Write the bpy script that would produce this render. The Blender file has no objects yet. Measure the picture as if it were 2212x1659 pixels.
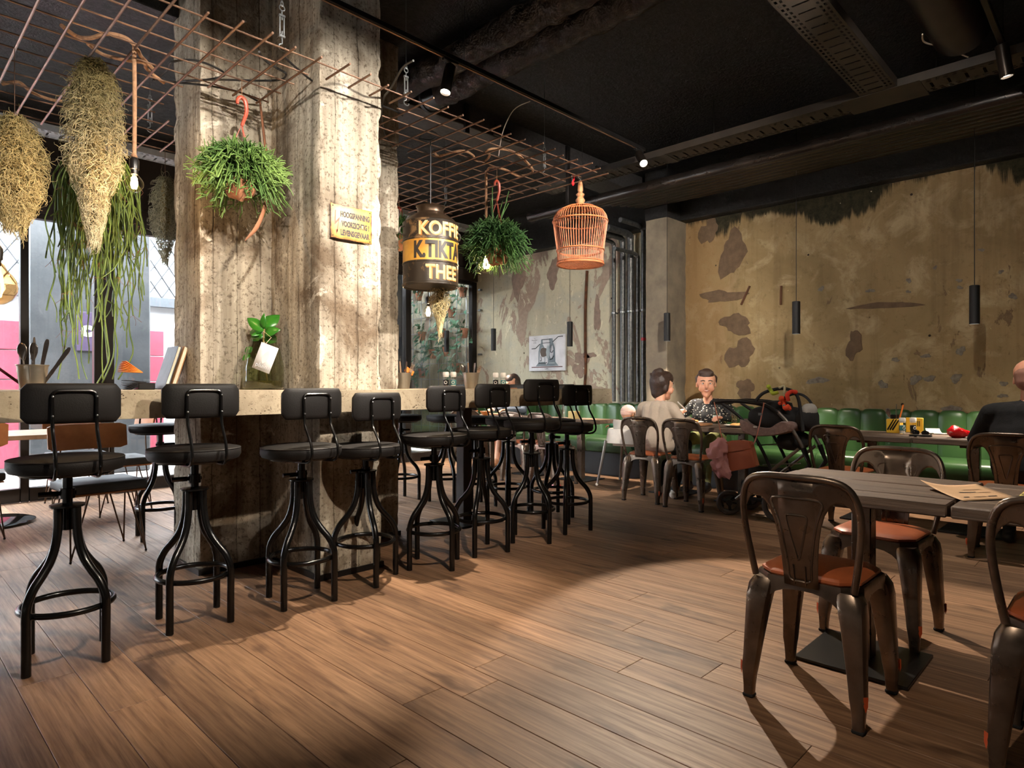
import bpy, bmesh, math, random
import numpy as np
from mathutils import Vector, Matrix, noise
D = bpy.data; SC = bpy.context.scene; COL = SC.collection
PI = math.pi
rnd = random.Random(11)
def S(r, g, b):
    f = lambda c: (c/255/12.92) if c <= 10 else ((c/255+.055)/1.055)**2.4
    return (f(r), f(g), f(b), 1.0)

# ---------------------------------------------------------------- camera, world, lamps, exposure
EYE = 1.10; FPX = 1385.0; PX0, PY0 = 1106.0, 834.0
TH = math.radians(44.3); CT, ST = math.cos(TH), math.sin(TH)
cam = D.cameras.new('camera'); cam.sensor_width = 36; cam.lens = 36*FPX/2212; cam.shift_y = 4.5/2212
cam.clip_start = .05; cam.clip_end = 200
co = D.objects.new('camera', cam); co.location = (0, 0, EYE); co.rotation_euler = (PI/2, 0, TH-PI/2)
COL.objects.link(co); SC.camera = co
w = D.worlds.new('world'); SC.world = w; w.use_nodes = True
w.node_tree.nodes['Background'].inputs[0].default_value = (.93, .97, 1, 1)
w.node_tree.nodes['Background'].inputs[1].default_value = 27.0
SC.view_settings.view_transform = 'Standard'; SC.view_settings.look = 'None'
SC.view_settings.gamma = 1; SC.view_settings.use_curve_mapping = False
SC.view_settings.exposure = 0.47
SC.cycles.use_denoising = True
SC.cycles.max_bounces = 8; SC.cycles.transparent_max_bounces = 16
SC.cycles.sample_clamp_indirect = 6
def spot(loc, aim, power, deg, blend=.35, col=(1, .80, .58), r=.025):
    l = D.lights.new('spot_lamp', 'SPOT'); l.energy = power; l.spot_size = math.radians(deg); l.spot_blend = blend
    l.color = col; l.shadow_soft_size = r
    o = D.objects.new('spot_lamp', l); COL.objects.link(o); o.location = loc
    o.rotation_euler = (Vector(aim)-Vector(loc)).to_track_quat('-Z', 'Y').to_euler(); return o
def bulb_light(loc, power, col=(1, .62, .30), r=.03):
    l = D.lights.new('bulb_glow', 'POINT'); l.energy = power; l.color = col; l.shadow_soft_size = r
    o = D.objects.new('bulb_glow', l); COL.objects.link(o); o.location = loc; return o
WARM = (1, .85, .68)
# track lamps: (pivot on the rail, aim, watts, cone degrees, blend, colour, seen in frame)
NEUT = (1, .92, .82)
LAMPS = [
 ((2.68, 3.17, 3.2), (1.75, 2.9, 0), 420, 46, .6, WARM, 'black cylinder spotlight on the ceiling rail between the ducts and the pillar'),
 ((4.86, 3.17, 3.2), (2.6, .5, 0), 640, 45, .22, WARM, 'brightly glaring spotlight at the far end of the ceiling rail'),
 ((3.22, .6, 3.2), (1.75, 3.7, 1.75), 430, 52, .5, NEUT, None),
 ((.55, .6, 3.2), (1.6, 3.8, 1.95), 360, 46, .5, NEUT, None),
 ((1.6, .6, 3.2), (1.7, 3.2, 1.0), 300, 74, .6, WARM, None),
 ((3.42, .6, 3.2), (6.9, 2.6, 1.9), 215, 90, .8, NEUT, None),
 ((4.93, .6, 3.24), (5.3, .2, 0), 110, 95, .8, NEUT, 'black cylinder spotlight under the spiral duct near the right wall'),
 ((3.02, .6, 3.2), (6.9, 5.5, 1.4), 1050, 60, .7, NEUT, None),  # added unseen fill for the pale wall and far tables
 ((3.62, .6, 3.2), (3.5, 3.7, 2.05), 330, 44, .6, NEUT, None),  # added unseen lamp to brighten the hanging cacti and birdcage
 ((-.4, .6, 3.2), (2.3, .8, .5), 130, 44, .7, WARM, None),  # added fill from the camera side for the foreground chair back
]
for pv, am, pw, dg, bl, cl, lab in LAMPS:
    dr = (Vector(am)-Vector(pv)).normalized()
    spot(Vector(pv)+Vector((0, 0, -.04))+dr*.225, Vector(am)+Vector((0, 0, -.04)), pw, dg, bl, cl)
# daylight: portal at the glass front
for (x, sx) in ((2.0, 9.6),):
    l = D.lights.new('daylight_portal', 'AREA'); l.shape = 'RECTANGLE'; l.size = sx; l.size_y = 2.8; l.cycles.is_portal = True
    o = D.objects.new('daylight_portal', l); COL.objects.link(o); o.location = (x, 7.64, 1.4); o.rotation_euler = (-PI/2, 0, 0)

# ---------------------------------------------------------------- picture point -> point on a real plane
def ray(px, py):
    a, b = (px-PX0)/FPX, -(py-PY0)/FPX
    return Vector((CT+a*ST, ST-a*CT, b))
def at(px, py, X=None, Y=None, Z=None):
    r = ray(px, py)
    t = X/r.x if X is not None else Y/r.y if Y is not None else (Z-EYE)/r.z
    return Vector((r.x*t, r.y*t, EYE+r.z*t))

# ---------------------------------------------------------------- mesh building
def cat(pts, k=5, closed=False):
    P = [Vector(p) for p in pts]; n = len(P); out = []
    for i in range(n if closed else n-1):
        if closed: a, b, c, d = P[i-1], P[i], P[(i+1) % n], P[(i+2) % n]
        else: a, b, c, d = P[max(i-1, 0)], P[i], P[i+1], P[min(i+2, n-1)]
        for j in range(k):
            t = j/k
            out.append(.5*((2*b)+(c-a)*t+(2*a-5*b+4*c-d)*t*t+(3*b-a-3*c+d)*t**3))
    if not closed: out.append(P[-1])
    return out
class MB:
    def __init__(s): s.v = []; s.f = []; s.mi = []
    def add(s, vs, fs, m=0):
        o = len(s.v); s.v += [tuple(v) for v in vs]
        s.f += [tuple(i+o for i in f) for f in fs]; s.mi += [m]*len(fs); return s
    def box(s, c, d, b=0, seg=2, rot=None, m=0):
        bm = bmesh.new(); bmesh.ops.create_cube(bm, size=1)
        for v in bm.verts: v.co = Vector((v.co.x*d[0], v.co.y*d[1], v.co.z*d[2]))
        if b: bmesh.ops.bevel(bm, geom=bm.edges[:], offset=b, segments=seg, affect='EDGES', profile=.6)
        R = Matrix.Identity(3) if rot is None else (Matrix.Rotation(rot, 3, 'Z') if isinstance(rot, (int, float)) else rot)
        bm.verts.ensure_lookup_table()
        s.add([R @ v.co+Vector(c) for v in bm.verts], [[v.index for v in f.verts] for f in bm.faces], m); bm.free(); return s
    def tube(s, pts, r, n=8, closed=False, m=0, caps=True, flat=1.0):
        P = [Vector(p) for p in pts]; N = len(P)
        if N < 2: return s
        rr = r if isinstance(r, (list, tuple)) else [r]*N
        T = []
        for i in range(N):
            a, b = (P[i-1], P[(i+1) % N]) if closed else (P[max(i-1, 0)], P[min(i+1, N-1)])
            t = b-a; T.append(t.normalized() if t.length > 1e-9 else Vector((0, 0, 1)))
        u = T[0].orthogonal().normalized()
        if abs(T[0].z) < .9: u = (Vector((0, 0, 1))-T[0]*T[0].z).normalized()
        vs = []
        for i in range(N):
            u = u-T[i]*u.dot(T[i])
            u = u.normalized() if u.length > 1e-6 else T[i].orthogonal().normalized()
            w_ = T[i].cross(u)
            for k in range(n):
                a = 2*PI*k/n; vs.append(P[i]+(u*math.cos(a)+w_*math.sin(a)*flat)*rr[i])
        fs = []
        for i in range(N if closed else N-1):
            j = (i+1) % N
            for k in range(n):
                l = (k+1) % n; fs.append((i*n+k, i*n+l, j*n+l, j*n+k))
        if caps and not closed:
            fs.append(tuple(range(n-1, -1, -1))); fs.append(tuple((N-1)*n+k for k in range(n)))
        return s.add(vs, fs, m)
    def lathe(s, prof, n=24, c=(0, 0, 0), m=0, cap=True):
        vs = []; fs = []
        for (r, z) in prof:
            for k in range(n):
                a = 2*PI*k/n; vs.append((c[0]+r*math.cos(a), c[1]+r*math.sin(a), c[2]+z))
        for i in range(len(prof)-1):
            for k in range(n):
                l = (k+1) % n; fs.append((i*n+k, i*n+l, (i+1)*n+l, (i+1)*n+k))
        if cap:
            fs.append(tuple(range(n-1, -1, -1))); o = (len(prof)-1)*n; fs.append(tuple(o+k for k in range(n)))
        return s.add(vs, fs, m)
    def ball(s, c, r, n=12, m=0, rot=None):
        if isinstance(r, (int, float)): r = (r, r, r)
        k = max(4, n//2); vs = []; fs = []
        for i in range(k+1):
            t = PI*i/k
            for j in range(n):
                a = 2*PI*j/n
                v = Vector((r[0]*math.sin(t)*math.cos(a), r[1]*math.sin(t)*math.sin(a), r[2]*math.cos(t)))
                if rot is not None: v = rot @ v
                vs.append(v+Vector(c))
        for i in range(k):
            for j in range(n):
                l = (j+1) % n; fs.append((i*n+j, (i+1)*n+j, (i+1)*n+l, i*n+l))
        return s.add(vs, fs, m)
    def prism(s, poly, z0, z1, m=0):
        n = len(poly)
        return s.add([(x, y, z0) for x, y in poly]+[(x, y, z1) for x, y in poly],
                     [tuple(range(n-1, -1, -1)), tuple(range(n, 2*n))]+[(i, (i+1) % n, n+(i+1) % n, n+i) for i in range(n)], m)
    def loft(s, secs, m=0, caps=True):
        n = len(secs[0]); vs = [p for c in secs for p in c]; fs = []
        for i in range(len(secs)-1):
            for k in range(n):
                l = (k+1) % n; fs.append((i*n+k, i*n+l, (i+1)*n+l, (i+1)*n+k))
        if caps: fs.append(tuple(range(n-1, -1, -1))); o = (len(secs)-1)*n; fs.append(tuple(o+k for k in range(n)))
        return s.add(vs, fs, m)
    def xf(s, M): s.v = [tuple(M @ Vector(v)) for v in s.v]; return s
    def mesh(s, name, mats, ang=38):
        me = D.meshes.new(name); me.from_pydata(s.v, [], s.f)
        for q in (mats if isinstance(mats, (list, tuple)) else [mats]): me.materials.append(q)
        me.polygons.foreach_set('material_index', s.mi); me.polygons.foreach_set('use_smooth', [True]*len(s.f))
        me.update()
        bm = bmesh.new(); bm.from_mesh(me); bmesh.ops.recalc_face_normals(bm, faces=bm.faces[:]); bm.to_mesh(me); bm.free()
        if ang: me.set_sharp_from_angle(angle=math.radians(ang))
        return me
def obj(name, mb, mats, parent=None, loc=None, rz=None, ang=38):
    me = mb.mesh(name, mats, ang) if isinstance(mb, MB) else mb
    o = D.objects.new(name, me); COL.objects.link(o)
    if parent is not None: o.parent = parent
    if loc is not None: o.location = loc
    if rz is not None: o.rotation_euler = (0, 0, rz)
    return o
def thing(name, label, cat_, loc=(0, 0, 0), rz=0, group=None):
    o = D.objects.new(name, None); COL.objects.link(o); o.location = loc; o.rotation_euler = (0, 0, rz); o.empty_display_size = .1
    return tag(o, label, cat_, group)
def tag(o, label, cat_, group=None):
    o['label'] = label; o['category'] = cat_
    if group: o['group'] = group
    return o
def solid(name, mb, mats, label, cat_, group=None, loc=None, rz=None, ang=38):
    return tag(obj(name, mb, mats, None, loc, rz, ang), label, cat_, group)
def struct(name, mb, mats, parent=None, ang=38):
    o = obj(name, mb, mats, parent, ang=ang)
    if parent is None: o['kind'] = 'structure'
    return o
def dup(root, loc, rz, label=None, group=None):
    r = root.copy(); COL.objects.link(r); r.location = loc; r.rotation_euler = (0, 0, rz)
    if label: r['label'] = label
    if group: r['group'] = group
    for ch in list(root.children):
        c = ch.copy(); COL.objects.link(c); c.parent = r
        for g in list(ch.children):
            d = g.copy(); COL.objects.link(d); d.parent = c
    return r

# ---------------------------------------------------------------- materials
class NT:
    def __init__(s, name):
        s.m = D.materials.new(name); s.m.use_nodes = True; s.t = s.m.node_tree; s.p = s.t.nodes['Principled BSDF']
    def n(s, typ, props=None, **inp):
        q = s.t.nodes.new('ShaderNode'+typ)
        for k, v in (props or {}).items(): setattr(q, k, v)
        for k, v in inp.items(): s.put(q, k, v)
        return q
    def put(s, q, k, v):
        i = q.inputs[int(k[1:])] if k[0] == '_' and k[1:].isdigit() else q.inputs[k.replace('_', ' ')]
        if isinstance(v, bpy.types.NodeSocket): s.t.links.new(v, i)
        else: i.default_value = v
    def P(s, **inp):
        for k, v in inp.items(): s.put(s.p, k, v)
        return s
    def co(s, kind='Object', scale=(1, 1, 1), rand=False, rot=(0, 0, 0)):
        v = s.n('TexCoord').outputs[kind]
        if rand:
            r = s.n('ObjectInfo').outputs['Random']
            m = s.n('VectorMath', {'operation': 'SCALE'}); m.inputs[0].default_value = (37, 53, 71); s.t.links.new(r, m.inputs['Scale'])
            a = s.n('VectorMath', {'operation': 'ADD'}); s.t.links.new(v, a.inputs[0]); s.t.links.new(m.outputs[0], a.inputs[1]); v = a.outputs[0]
        q = s.n('Mapping', Vector=v, Scale=scale, Rotation=rot); return q.outputs[0]
    def noise(s, vec, scale, detail=4, rough=.55, dist=0):
        return s.n('TexNoise', Vector=vec, Scale=scale, Detail=detail, Roughness=rough, Distortion=dist).outputs[0]
    def voro(s, vec, scale, feat='F1', rand=1):
        return s.n('TexVoronoi', {'feature': feat}, Vector=vec, Scale=scale, Randomness=rand).outputs['Distance']
    def ramp(s, f, *st):
        q = s.n('ValToRGB'); q.inputs[0].default_value = 0; s.t.links.new(f, q.inputs[0]); e = q.color_ramp.elements
        while len(e) < len(st): e.new(.5)
        for k, (p, c) in enumerate(st):
            e[k].position = p; e[k].color = c if isinstance(c, tuple) else (c, c, c, 1)
        return q.outputs[0]
    def mix(s, f, a, b, mode='MIX'):
        q = s.n('Mix', {'data_type': 'RGBA', 'blend_type': mode})
        for k, v in ((0, f), (6, a), (7, b)):
            if isinstance(v, bpy.types.NodeSocket): s.t.links.new(v, q.inputs[k])
            else: q.inputs[k].default_value = v
        return q.outputs[2]
    def math(s, op, a, b=0.0):
        q = s.n('Math', {'operation': op})
        for k, v in ((0, a), (1, b)):
            if isinstance(v, bpy.types.NodeSocket): s.t.links.new(v, q.inputs[k])
            else: q.inputs[k].default_value = v
        return q.outputs[0]
    def bump(s, h, strength=.3, dist=.01, nrm=None):
        q = s.n('Bump', Strength=strength, Distance=dist, Height=h)
        if nrm is not None: s.put(q, 'Normal', nrm)
        return q.outputs[0]
def mk(name, col, rough=.5, metal=0, var=None, vs=6, bump=None, rand=0, **kw):
    """plain procedural surface: colour with soft noise variation, fine bump"""
    t = NT(name); v = t.co('Object', rand=True)
    c2 = var or tuple(x*.78 for x in col[:3])+(1,)
    c = t.mix(t.ramp(t.noise(v, vs, 5, .6), (.35, 0), (.68, 1)), col, c2)
    if rand:
        r = t.n('ObjectInfo').outputs['Random']
        c = t.mix(1, c, t.ramp(r, (0, 1-rand), (1, 1.0)), 'MULTIPLY')
    t.P(Base_Color=c, Roughness=rough, Metallic=metal)
    if bump: t.P(Normal=t.bump(t.noise(v, bump[0], 3, .6), bump[1], .004))
    for k, x in kw.items(): t.put(t.p, k, x)
    return t.m
def glass(name, col=(1, 1, 1, 1), rough=.02, refl=1.0, tint=0.0):
    """thin clear glass: sees through, with a Fresnel reflection"""
    t = NT(name); tr = t.n('BsdfTransparent', Color=col); gl = t.n('BsdfGlossy', Roughness=rough, Color=(1, 1, 1, 1))
    ior = t.math('SUBTRACT', 1.5, t.math('MULTIPLY', t.n('NewGeometry').outputs['Backfacing'], 1.5-1/1.5))
    fr = t.n('Fresnel', IOR=ior); mx = t.n('MixShader')
    f = t.math('MULTIPLY', fr.outputs[0], refl)
    t.t.links.new(f, mx.inputs[0]); t.t.links.new(tr.outputs[0], mx.inputs[1]); t.t.links.new(gl.outputs[0], mx.inputs[2])
    t.t.links.new(mx.outputs[0], t.t.nodes['Material Output'].inputs[0]); return t.m
def emit(name, col, k):
    t = NT(name); t.P(Base_Color=(0, 0, 0, 1), Emission_Color=col, Emission_Strength=k); return t.m

# lettering: the built-in font turned into flat mesh, done first while the scene is empty
_txt = {}
def letters(s, bold=0.0, size=1.0, align='LEFT'):
    key = (s, bold, size, align)
    if key not in _txt:
        cu = D.curves.new('lettering', 'FONT'); cu.body = s; cu.size = size; cu.offset = bold; cu.align_x = align; cu.resolution_u = 3
        o = D.objects.new('lettering', cu); COL.objects.link(o)
        me = D.meshes.new_from_object(o.evaluated_get(bpy.context.evaluated_depsgraph_get()))
        _txt[key] = ([tuple(v.co) for v in me.vertices], [tuple(p.vertices) for p in me.polygons])
        D.objects.remove(o); D.curves.remove(cu); D.meshes.remove(me)
    return _txt[key]
# ================================================================ STRUCTURE
# ---- materials of the shell
t = NT('oak plank'); v = t.co('Object', rand=True)
vg = t.n('Mapping', Vector=v, Scale=(58, 2.2, 58)).outputs[0]; vl = t.n('Mapping', Vector=v, Scale=(8, 1.1, 8)).outputs[0]
grain = t.noise(vg, 1, 6, .65, .4); cloud = t.noise(vl, 1.5, 4, .6, .6)
c = t.mix(t.ramp(cloud, (.3, 0), (.72, 1)), S(164, 128, 98), S(128, 96, 71))
c = t.mix(t.ramp(grain, (.38, 0), (.68, .75)), c, S(78, 50, 33))
kn = t.noise(t.n('Mapping', Vector=v, Scale=(6, 2.2, 6)).outputs[0], 1.25, 3, .5, .2)
c = t.mix(t.ramp(kn, (.60, 0), (.74, .8)), c, S(58, 37, 25))
c = t.mix(1, c, t.ramp(t.n('ObjectInfo').outputs['Random'], (0, .66), (.5, .88), (1, 1.12)), 'MULTIPLY')
t.P(Base_Color=c, Roughness=t.ramp(grain, (.3, .46), (.8, .62)), Normal=t.bump(grain, .10, .003), Specular_IOR_Level=.3)
OAK = t.m

t = NT('board marked concrete'); v = t.co('Object')
vs = t.n('Mapping', Vector=v, Scale=(11, 11, .5)).outputs[0]
st = t.noise(vs, 1.6, 6, .65, .3); bl = t.noise(v, 2.3, 6, .62, .5); fi = t.noise(v, 46, 5, .7)
c = t.mix(t.ramp(st, (.3, 0), (.7, 1)), S(136, 125, 110), S(200, 189, 170))
c = t.mix(t.ramp(bl, (.34, .85), (.52, 0)), c, S(98, 80, 61))
c = t.mix(t.ramp(t.noise(v, 3.1, 8, .68, 1.2), (.58, 0), (.66, .85)), c, S(232, 222, 204))
c = t.mix(t.ramp(fi, (.36, .7), (.48, 0)), c, S(78, 64, 50))
pit = t.ramp(t.voro(t.n('Mapping', Vector=t.mix(.12, v, t.n('TexNoise', Vector=v, Scale=18).outputs[1]), Scale=(1, 1, .8)).outputs[0], 40), (.12, 0), (.26, 1))
pm = t.ramp(t.noise(v, 3.6, 4), (.38, 0), (.44, 1)); xy = t.n('SeparateXYZ', Vector=v); sm_d = t.math('ADD', t.math('PINGPONG', t.math('ADD', t.math('ADD', xy.outputs[0], xy.outputs[1]), 10), .0725), t.math('MULTIPLY', t.math('SUBTRACT', bl, .5), .02))
seam = t.ramp(t.math('MULTIPLY', sm_d, 10), (.03, 0), (.16, 1)); seam1 = t.ramp(t.math('MULTIPLY', sm_d, 10), (.0, .25), (.035, 1))
pit2 = t.math('MAXIMUM', pit, t.math('MINIMUM', t.math('ADD', pm, 0), t.math('MAXIMUM', seam, pm)))
pit2 = t.math('MAXIMUM', pit, t.math('MULTIPLY', t.math('ADD', pm, .35), seam)); pit2 = t.math('MULTIPLY', t.math('MINIMUM', pit2, 1), seam1)
c = t.mix(t.math('MULTIPLY', t.math('SUBTRACT', 1, pit2), .8), c, S(74, 60, 47))
vb = t.n('Mapping', Vector=v, Scale=(6.9, 6.9, .25)).outputs[0]
c = t.mix(1, c, t.ramp(t.noise(vb, 1.0, 2, .5), (.3, .62), (.7, 1.08)), 'MULTIPLY')
hgt = t.math('ADD', t.math('MULTIPLY', pit2, .9), t.math('ADD', t.math('MULTIPLY', fi, .7), t.math('MULTIPLY', st, .8)))
t.P(Base_Color=c, Roughness=.9, Specular_IOR_Level=.2, Normal=t.bump(hgt, .75, .012))
CONC = t.m

t = NT('cast counter concrete'); v = t.co('Object')
fi = t.noise(v, 30, 6, .7); bl = t.noise(v, 3, 5, .6)
c = t.mix(t.ramp(bl, (.35, 0), (.65, 1)), S(150, 136, 114), S(186, 170, 144))
vp = t.n('Mapping', Vector=v, Scale=(1, 1, 1.9)).outputs[0]
pit = t.ramp(t.voro(t.mix(.10, vp, t.n('TexNoise', Vector=v, Scale=20).outputs[1]), 46), (.12, 0), (.24, 1)); pm = t.ramp(t.noise(v, 6, 3), (.42, 0), (.5, 1)); pit2 = t.math('MAXIMUM', pit, pm)
c = t.mix(t.math('SUBTRACT', 1, pit2), c, S(84, 68, 52))
c = t.mix(t.ramp(fi, (.32, .6), (.46, 0)), c, S(104, 88, 68))
t.P(Base_Color=c, Roughness=.82, Normal=t.bump(t.math('ADD', pit2, t.math('MULTIPLY', fi, .8)), .6, .008), Specular_IOR_Level=.25)
BARC = t.m

def plaster(name, cols, patch, band, streak, orange=None):
    t = NT(name); v = t.co('Object')
    n1 = t.noise(v, .9, 6, .62, .8); n2 = t.noise(v, 3.2, 6, .65, .5); n3 = t.noise(v, 19, 5, .7)
    vs = t.n('Mapping', Vector=v, Scale=(1, 7, .5)).outputs[0]; ns = t.noise(vs, 1.2, 5, .6)
    c = t.mix(t.ramp(n1, (.36, 0), (.64, 1)), cols[0], cols[1])
    c = t.mix(t.ramp(n2, (.5, 0), (.66, .8)), c, cols[2])
    c = t.mix(t.ramp(ns, (.52, 0), (.75, streak)), c, cols[3])
    c = t.mix(t.ramp(n3, (.30, .55), (.45, 0)), c, cols[3])
    pv = t.n('Mapping', Vector=v, Scale=(1, 1.7, .85)).outputs[0]
    pn = t.noise(pv, 1.5, 9, .66, .9); pk = t.ramp(pn, (patch[0], 0), (patch[0]+.012, 1))
    c = t.mix(pk, c, t.mix(t.ramp(n3, (.3, 0), (.7, 1)), patch[1], patch[2]))
    pn2 = t.noise(pv, 2.9, 8, .7, 1.4); pk2 = t.ramp(pn2, (patch[0]+.045, 0), (patch[0]+.055, .9))
    c = t.mix(pk2, c, patch[3])
    z = t.n('SeparateXYZ', Vector=v).outputs[2]
    if orange:
        y = t.n('SeparateXYZ', Vector=v).outputs[1]
        o = t.math('ADD', y, t.math('MULTIPLY', n2, 1.1))
        c = t.mix(t.ramp(t.math('MULTIPLY', o, .1), (orange*.1, 0), (orange*.1+.03, .5)), c, S(140, 106, 70))
    if band:
        e = t.math('ADD', t.math('ADD', z, t.math('MULTIPLY', t.math('SUBTRACT', t.noise(v, 1.15, 2, .5), .5), .95)),
                   t.math('MULTIPLY', t.math('SUBTRACT', t.noise(vs, 3, 6, .7), .5), .34))
        k = t.ramp(t.math('MULTIPLY', e, .2), (band*.2, 0), (band*.2+.012, 1))
        fl = t.ramp(t.voro(v, 12), (.07, 1), (.11, 0)); fm = t.ramp(t.noise(v, 3), (.52, 0), (.56, 1))
        dk = t.mix(t.math('MULTIPLY', fl, fm), t.mix(t.ramp(n3, (.35, 0), (.7, 1)), S(36, 33, 24), S(62, 57, 40)), S(205, 190, 160))
        c = t.mix(k, c, dk)
    ho = t.math('MULTIPLY', t.ramp(t.voro(v, 4.5), (.045, 1), (.06, 0)), t.ramp(t.noise(v, 2), (.5, 0), (.52, 1)))
    c = t.mix(ho, c, S(52, 44, 38))
    hh = t.math('ADD', t.math('MULTIPLY', pk, -1.0), t.math('ADD', t.math('MULTIPLY', n3, .35), t.math('MULTIPLY', ho, -1.4)))
    t.P(Base_Color=c, Roughness=.9, Specular_IOR_Level=.18, Normal=t.bump(hh, .55, .01))
    return t.m
YEL = plaster('ochre plaster', [S(158, 134, 96), S(134, 113, 79), S(180, 160, 124), S(110, 91, 64)], (.64, S(108, 88, 66), S(126, 104, 78), S(196, 172, 126)), 2.93, .6, 3.75)
GRE = plaster('peeling pale plaster', [S(176, 170, 150), S(190, 182, 156), S(166, 164, 152), S(146, 138, 118)], (.56, S(140, 122, 108), S(160, 142, 126), S(206, 198, 172)), 0, .5)
t = NT('black ceiling paint'); v = t.co('Object'); n1 = t.noise(v, 26, 6, .75)
t.P(Base_Color=t.mix(t.noise(v, 1.2, 4), S(12, 11, 11), S(24, 21, 20)), Roughness=t.ramp(n1, (.3, .38), (.7, .62)), Normal=t.bump(n1, 1.0, .03)); BLK = t.m
SATIN = mk('satin black steel', S(22, 21, 21), .32, .35, S(34, 32, 31), 9)
FRAME = mk('dark window frame', S(30, 27, 26), .42, .2, S(40, 36, 34), 5)
FASC = mk('dark brown fascia', S(38, 32, 29), .4, 0, S(48, 41, 37), 4)
GALV = mk('galvanised steel', S(150, 152, 152), .38, .85, S(112, 116, 118), 22, (60, .15))
TRAYM = mk('black cable tray', S(58, 50, 42), .5, .35, S(44, 38, 33), 6)
PIPEB = mk('black foil lagging', S(34, 30, 28), .26, .55, S(56, 49, 44), 5, (15, .9))
PIPEG = mk('galvanised pipe', S(104, 104, 102), .42, .7, S(70, 71, 72), 30, (40, .4))

# ---- floor: every plank a piece of its own
fl = struct('floor', MB().box((2.3, 2.8, -.032), (10.2, 11.6, .04)), mk('subfloor', S(70, 48, 33), .6))
plank_me = []
for L in (1.15, 1.45, 1.75, 2.05, 2.35):
    m = MB().box((0, 0, 0), (.1795, L-.0016, .014), .0012, 1); plank_me.append((L, m.mesh('plank', OAK, 30)))
for i in range(44):
    x = -.95+.1815*i; y = -1.3-rnd.random()*1.2
    while y < 7.5:
        L, me = plank_me[rnd.randrange(5)]
        if y+L > 7.56:
            L = 7.56-y
            if L < .12: break
            me = MB().box((0, 0, 0), (.1795, L-.0016, .014), .0012, 1).mesh('plank', OAK, 30)
        if y+L > -.9:
            o = obj('plank', me, OAK, fl, (x, y+L/2, -.007+rnd.uniform(-.0004, .0002)))
        y += L

# ---- cruciform raw concrete pillar
def rough_mb(poly, z0, z1, step, amp, chip=.02, board=.145, zs=1.25):
    n = len(poly); pts = []
    for i in range(n):
        a, b = Vector(poly[i]), Vector(poly[(i+1) % n]); L = (b-a).length; k = max(2, int(L/step))
        nr = Vector(((b-a).y, -(b-a).x)).normalized()
        p_ = Vector(poly[i-1]); nr0 = Vector(((a-p_).y, -(a-p_).x)).normalized()
        for j in range(k):
            pts.append((a+(b-a)*j/k, (nr0+nr).normalized() if j == 0 else nr, j == 0, nr, min(j, k-j)*L/k, j*L/k))
    m = MB(); nz = max(2, int((z1-z0)/(step*zs))); N = len(pts); vs = []
    for q in range(nz+1):
        z = z0+(z1-z0)*q/nz
        for (p, nr, corner, fn, ed, al) in pts:
            d = amp*(noise.noise(Vector((p.x*2.2, p.y*2.2, z*1.4)))*1.2+noise.noise(Vector((p.x*9, p.y*9, z*7)))*.7)
            u = (p.x+p.y)/board; d += .005*(1 if int(math.floor(u)) % 2 else -1)*(.6+.4*noise.noise(Vector((math.floor(u)*7.1, 0, z*.4))))
            if ed < step*1.2:
                c = noise.noise(Vector((p.x*3+5, p.y*3, z*5.5)))+.6*noise.noise(Vector((p.x*5, p.y*5+9, z*19)))
                d -= chip*max(0, c+.12)*(1.5 if corner else .55)
            vs.append((p.x+nr.x*d, p.y+nr.y*d, z))
    fs = [(q*N+i, q*N+(i+1) % N, (q+1)*N+(i+1) % N, (q+1)*N+i) for q in range(nz) for i in range(N)]
    return m.add(vs, fs)
def rough_column(name, poly, z0, z1, step, amp, mat, parent=None, chip=.02, board=.145):
    return struct(name, rough_mb(poly, z0, z1, step, amp, chip, board), mat, parent, 60)
CROSS = [(1.40, 3.9), (1.83, 3.9), (1.83, 3.3), (2.24, 3.3), (2.24, 3.9), (2.80, 3.9), (2.80, 4.33), (2.24, 4.33), (2.24, 4.93), (1.83, 4.93), (1.83, 4.33), (1.40, 4.33)]
pil = rough_column('concrete_pillar', CROSS, 0, 3.62, .024, .006, CONC, chip=.018)
def off(poly, d):
    out = []
    for i in range(len(poly)):
        a, b, c = Vector(poly[i-1]), Vector(poly[i]), Vector(poly[(i+1) % len(poly)])
        n1 = Vector(((b-a).y, -(b-a).x)).normalized(); n2 = Vector(((c-b).y, -(c-b).x)).normalized(); out.append(tuple(b+(n1+n2)*d))
    return out
struct('base_strip', MB().prism(off(CROSS, .012), .001, .035), SATIN, pil, 20)
# masonry courses cast against the right flange: broken fill blocks
for k in range(11):
    z = 1.15+k*.215; x1 = 2.80+.012*math.sin(k*2.3)
    bm_ = MB().box((2.79, 4.04, z+.1), (.05+.02*math.sin(k*1.7), .24, .195), .012, 1)
    obj('block', bm_, CONC, pil)

# ---- walls
def grid_wall(x, y0, y1, z0, z1, th=.18): return MB().box((x+th/2, (y0+y1)/2, (z0+z1)/2), (th, y1-y0, z1-z0))
wr = struct('wall_right', grid_wall(6.92, -3.0, 4.0, 0, 3.62), YEL)
wf = struct('wall_far', grid_wall(6.94, 4.0, 9.6, 0, 3.62), GRE)
struct('wall_front', MB().box((2, -3.1, 1.8), (10, .2, 3.7)), mk('back of room paint', S(60, 52, 45), .8))
struct('wall_left', MB().box((-3.1, 2.3, 1.8), (.2, 11, 3.7)), mk('side of room paint', S(70, 62, 54), .8))
struct('ceiling', MB().box((2, 2.35, 3.7), (10.4, 11.0, .2)), BLK)
struct('trim_1', MB().box((6.86, 2.3, 3.33), (.16, 10.5, .58), .01, 1), BLK)           # black beam along the top of the plaster
tr2 = struct('trim_2', MB().box((4.9, 4.42, 3.51), (4.0, .34, .22), .006, 1), mk('dark roughcast beam', S(44, 42, 42), .55, 0, S(66, 63, 62), 30, (34, .8)))
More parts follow.
